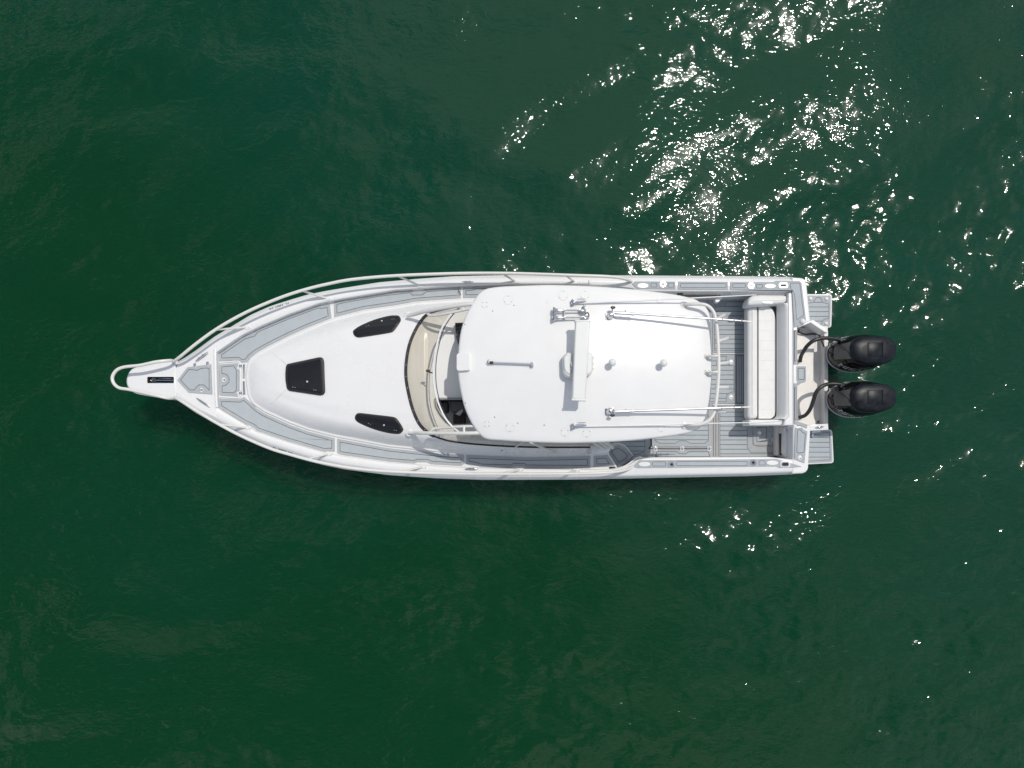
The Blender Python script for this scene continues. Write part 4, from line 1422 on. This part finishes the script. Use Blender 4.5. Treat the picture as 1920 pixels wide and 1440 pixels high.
# struts from the cabin top up to the hardtop
for pts, pts2, fl in (([(764, 592, 1.44), (775, 590, 1.52), (800, 583, 1.75), (866, 572, 2.12), (905, 567, 2.16)], [(801, 587, 1.72), (805, 590.5, 1.75), (812, 592, 1.8), (835, 588.5, 1.96), (882, 578.5, 2.14), (905, 574, 2.16)], (764, 592)),
                      ([(767, 811, 1.40), (778, 811.5, 1.48), (800, 812, 1.72), (868, 812.5, 2.10), (912, 811, 2.14)], [(806, 811, 1.74), (811, 805, 1.78), (820, 803, 1.82), (868, 799.5, 2.08), (912, 799, 2.14)], (767, 811))):
    s = tube('hardtop_strut', pts, .033, 'tube', boat)
    tube('strut_brace', pts2, .024, 'tube', s)
    flange(fl[0], fl[1], trunk_z(*fl) + .003, s, 7)
    a, b = (868, 572.5), (868, 580.5)
    if fl[1] > 700:
        a, b = (870, 812), (870, 799.5)
    tube('strut_web', [(a[0], a[1], 2.11), (b[0], b[1], 2.10)], .022, 'tube', s)
tube('hardtop_leg', [(1044, 852, 1.0), (1025, 843, 1.5), (1003, 833, 2.05), (995, 829, 2.2)], .024, 'tube', boat)
for x in (1128, 1140, 1149):
    tube('hardtop_leg', [(x, 840, 1.27), (x - 8, 834, 1.7), (x - 24, 824, 2.2)], .026, 'tube', boat)
tube('hardtop_leg', [(1128, 566, 1.27), (1110, 560, 1.8), (1096, 556, 2.2)], .026, 'tube', boat)

# radar
ped = prism('radar_pedestal', rounded([(1055, 668), (1062, 660), (1108, 660), (1113, 668), (1113, 695), (1107, 704), (1063, 708), (1056, 700)], 6, 4), 2.61, .22, 'radar', boat, bev=.06, seg=4)
prism('pedestal_face', rounded([(1057, 671), (1063, 663), (1071, 662), (1071, 703), (1063, 700), (1058, 692)], 3, 3), 2.625, .03, 'radar', ped, bev=.02, seg=3)
for y in (671, 682, 692):
    lathe('bolt', 1112, y, 2.56, [(.012, 0), (.012, .03)], 'greyplate', ped, n=8)
bar = prism('radar_antenna', [(1079, 601), (1107, 601), (1098.5, 750), (1072.5, 749)], 2.76, .11, 'radar', ped, bev=.03, seg=3)
prism('antenna_end_cap', [(1078.2, 599.8), (1107.5, 600.2), (1107.3, 603.4), (1078, 603)], 2.766, .12, 'radar', ped, bev=.006)
prism('antenna_end_cap', [(1072.2, 747.2), (1098.9, 748.2), (1098.7, 751.8), (1071.8, 750.8)], 2.766, .12, 'radar', ped, bev=.006)
lathe('radar_turntable', 1084, 684, 2.605, [(.13, 0), (.12, .06)], 'greyplate', ped)

# GPS mushrooms
for x, y in ((1148, 680), (1244, 681)):
    b = hz(x - 2, y + 4)
    g = lathe('gps_dome', x, y, b + .13, [(.02, 0), (.058, .0), (.062, .02), (.055, .045), (.035, .062), (.006, .068)], 'radar', boat, n=20)
    base_w = P(x, y, b + .13)
    tube('dome_stem', [(base_w.x, base_w.y, b - .01), (base_w.x, base_w.y, b + .135)], .016, 'steel', g, world=True, sides=10)

# polished rod lying along the centre of the hardtop (folded anchor light)
al = tube('anchor_light_mast', [(919, 679.8, hz(919, 680) + .045), (997, 682.8, hz(997, 683) + .045)], .018, 'alu', boat)
prism('mast_foot', rounded(rect(995, 678.5, 1000.5, 688), 1.5, 2), hz(998, 683) + .06, .06, 'steel', al, bev=.006)
tube('mast_hinge', [(918, 680, hz(918, 680) + .05), (925, 680, hz(925, 680) + .05)], .024, 'hose', al, sides=8)
tube('mast_clip', [(916, 674.5, hz(916, 675) + .03), (914.5, 678.5, hz(916, 675) + .06), (916, 683.5, hz(916, 683) + .03)], .010, 'steel', al, sides=6)


# air horns
def horns():
    hr = None
    for y, x1 in ((582, 1092), (595.5, 1097)):
        z = hz(1070, y) + .09
        o = tube('air_horn', [(1037.5, y, z, .062), (1039, y, z, .056), (1043, y, z, .034), (1050, y, z, .022), (1060, y, z, .016), (1075, y, z, .014), (x1, y, z, .014)], .014, 'steel', boat, sides=16, sub=3)
        tube('horn_mouth', [(1037, y, z), (1037.7, y, z)], .052, 'hose', o, sides=16)
        tube('horn_driver', [(x1 - 3, y + 1, z, .02), (x1 - 2, y + 1, z, .04), (x1 + 5, y + 1, z, .04), (x1 + 6.5, y + 1, z, .025)], .03, 'steel', o, sub=1, sides=14)
        for x in (1058.5, x1 - 5):
            prism('horn_bracket', rect(x - 1.2, y - 3, x + 1.2, y + 3), z - .01, .09, 'steel', o, bev=.003)
        hr = hr or o
    tube('horn_bracket', [(1058.5, 581, hz(1058, 588) + .07), (1058.5, 597, hz(1058, 588) + .07)], .014, 'steel', hr, sides=8)
    tube('horn_hose', [(1096, 590, hz(1096, 590) + .06), (1101, 586, hz(1096, 590) + .1), (1104, 590, hz(1096, 590) + .08), (1103, 597, hz(1096, 590) + .04)], .010, 'hose', hr, sides=6)
    lathe('horn_pump', 1095, 575, hz(1095, 575), [(.022, 0), (.022, .09), (.012, .1)], 'steel', hr, n=12)


horns()


# outriggers
def outrigger(pts, bx, by, knob):
    zb = hz(bx, by)
    o = tube('outrigger_pole', pts, .02, 'alu', boat, sub=1, sides=12)
    prism('outrigger_plate', rounded(rect(bx - 8.5, by - 6, bx + 9, by + 6.5), 1.5, 2), lambda x, y: hz(x, y) + .012, .02, 'steel', o, bev=.003)
    lathe('outrigger_base', bx, by, zb + .01, [(.062, 0), (.062, .03), (.05, .05), (.05, .07), (.035, .085), (.032, .115), (.01, .12)], 'steel', o)
    kx, ky = knob
    tube('knob_stem', [(bx + 2, by, zb + .10), (kx, ky, zb + .12)], .012, 'steel', o, sides=8)
    lathe('clamp_knob', kx, ky, zb + .105, [(.02, 0), (.04, .005), (.042, .022), (.03, .03)], 'hose', o, n=10, sy=.6)
    # sleeve, guides
    a = pts[0]
    for t in (.165, .95):
        x, y = a[0] + (pts[-1][0] - a[0]) * t, a[1] + (pts[-1][1] - a[1]) * t
    c = pts[1]
    tube('pole_sleeve', [(c[0] - 3, c[1], c[2]), (c[0] + 2, c[1], c[2])], .031, 'gel', o, sides=12)
    for q in pts[3:-1]:
        tube('line_guide', [(q[0] - .8, q[1], q[2]), (q[0] + .8, q[1], q[2])], .027, 'tan', o, sides=10)
    tube('guide_pin', [(a[0] + 20, a[1] + .8, a[2]), (a[0] + 20.3, a[1] - 5, a[2] + .03)], .008, 'steel', o, sides=6)


zo = 2.50
outrigger([(1152, 586.5, zo, .027), (1188, 588.5, zo, .027), (1190, 588.6, zo, .021), (1354, 599, zo + .02, .019), (1376, 600.6, zo + .02, .017), (1391, 601.7, zo + .02, .012), (1412, 603.2, zo + .02, .004)], 1144, 592.5, (1149, 577))
outrigger([(1153, 772, zo - .02, .027), (1187, 770.5, zo - .02, .027), (1189, 770.4, zo - .02, .021), (1353, 764.8, zo, .019), (1376, 764, zo, .017), (1391, 763.6, zo, .012), (1411, 763, zo, .004)], 1143, 771.5, (1148, 779))


# whip antennas folded aft
def whip(pts, bx, by):
    o = tube('whip_antenna', pts, .012, 'gel', boat, sub=1, sides=10)
    zb = hz(bx, by)
    prism('antenna_mount', rounded(rect(bx - 4, by - 4.5, bx + 5, by + 4.5), 1.5, 2), zb + .05, .055, 'steel', o, bev=.01)
    tube('mount_ratchet', [(bx - 2, by - 5, zb + .07), (bx + 3, by + 1, zb + .075), (bx - 2, by + 5, zb + .05)], .018, 'steel', o, sides=8)
    tube('mount_ferrule', [(bx + 3, by - .5, zb + .085), (bx + 24, by - 1.4, pts[0][2])], .019, 'steel', o, sides=10)
    tube('mount_lever', [(bx + 8, by - 6, zb + .08), (bx + 23, by - 6.5, zb + .08)], .008, 'steel', o, sides=6)


whip([(1085, 568.5, 2.37, .015), (1200, 563.8, 2.38, .014), (1300, 558.8, 2.38, .010), (1418, 553, 2.38, .007)], 1074, 567)
whip([(1085, 799.5, 2.36, .015), (1200, 797.5, 2.36, .014), (1300, 794.5, 2.36, .010), (1423, 792, 2.36, .007)], 1075, 799)

# small fittings
hr = lathe('hull_vent', 943, 844, trunk_z(943, 844) + .0, [(.05, -.02), (.05, .012), (.035, .02)], 'steel', boat, n=14, sy=.6)
tube('door_track', [(1073, 532.5, 1.0), (1107, 532.5, 1.0)], .014, 'steel', boat, sides=8)
for x in (1076, 1104):
    tube('gate_seam', [(x, 518.5, .93), (x, 526, 1.004), (x, 531, 1.004)], .004, 'shade', boat, sides=6, sub=1)
for x in (1079, 1107):
    tube('gate_seam', [(x, 884, 1.003), (x, 889, 1.003), (x, 896, .925)], .004, 'shade', boat, sides=6, sub=1)
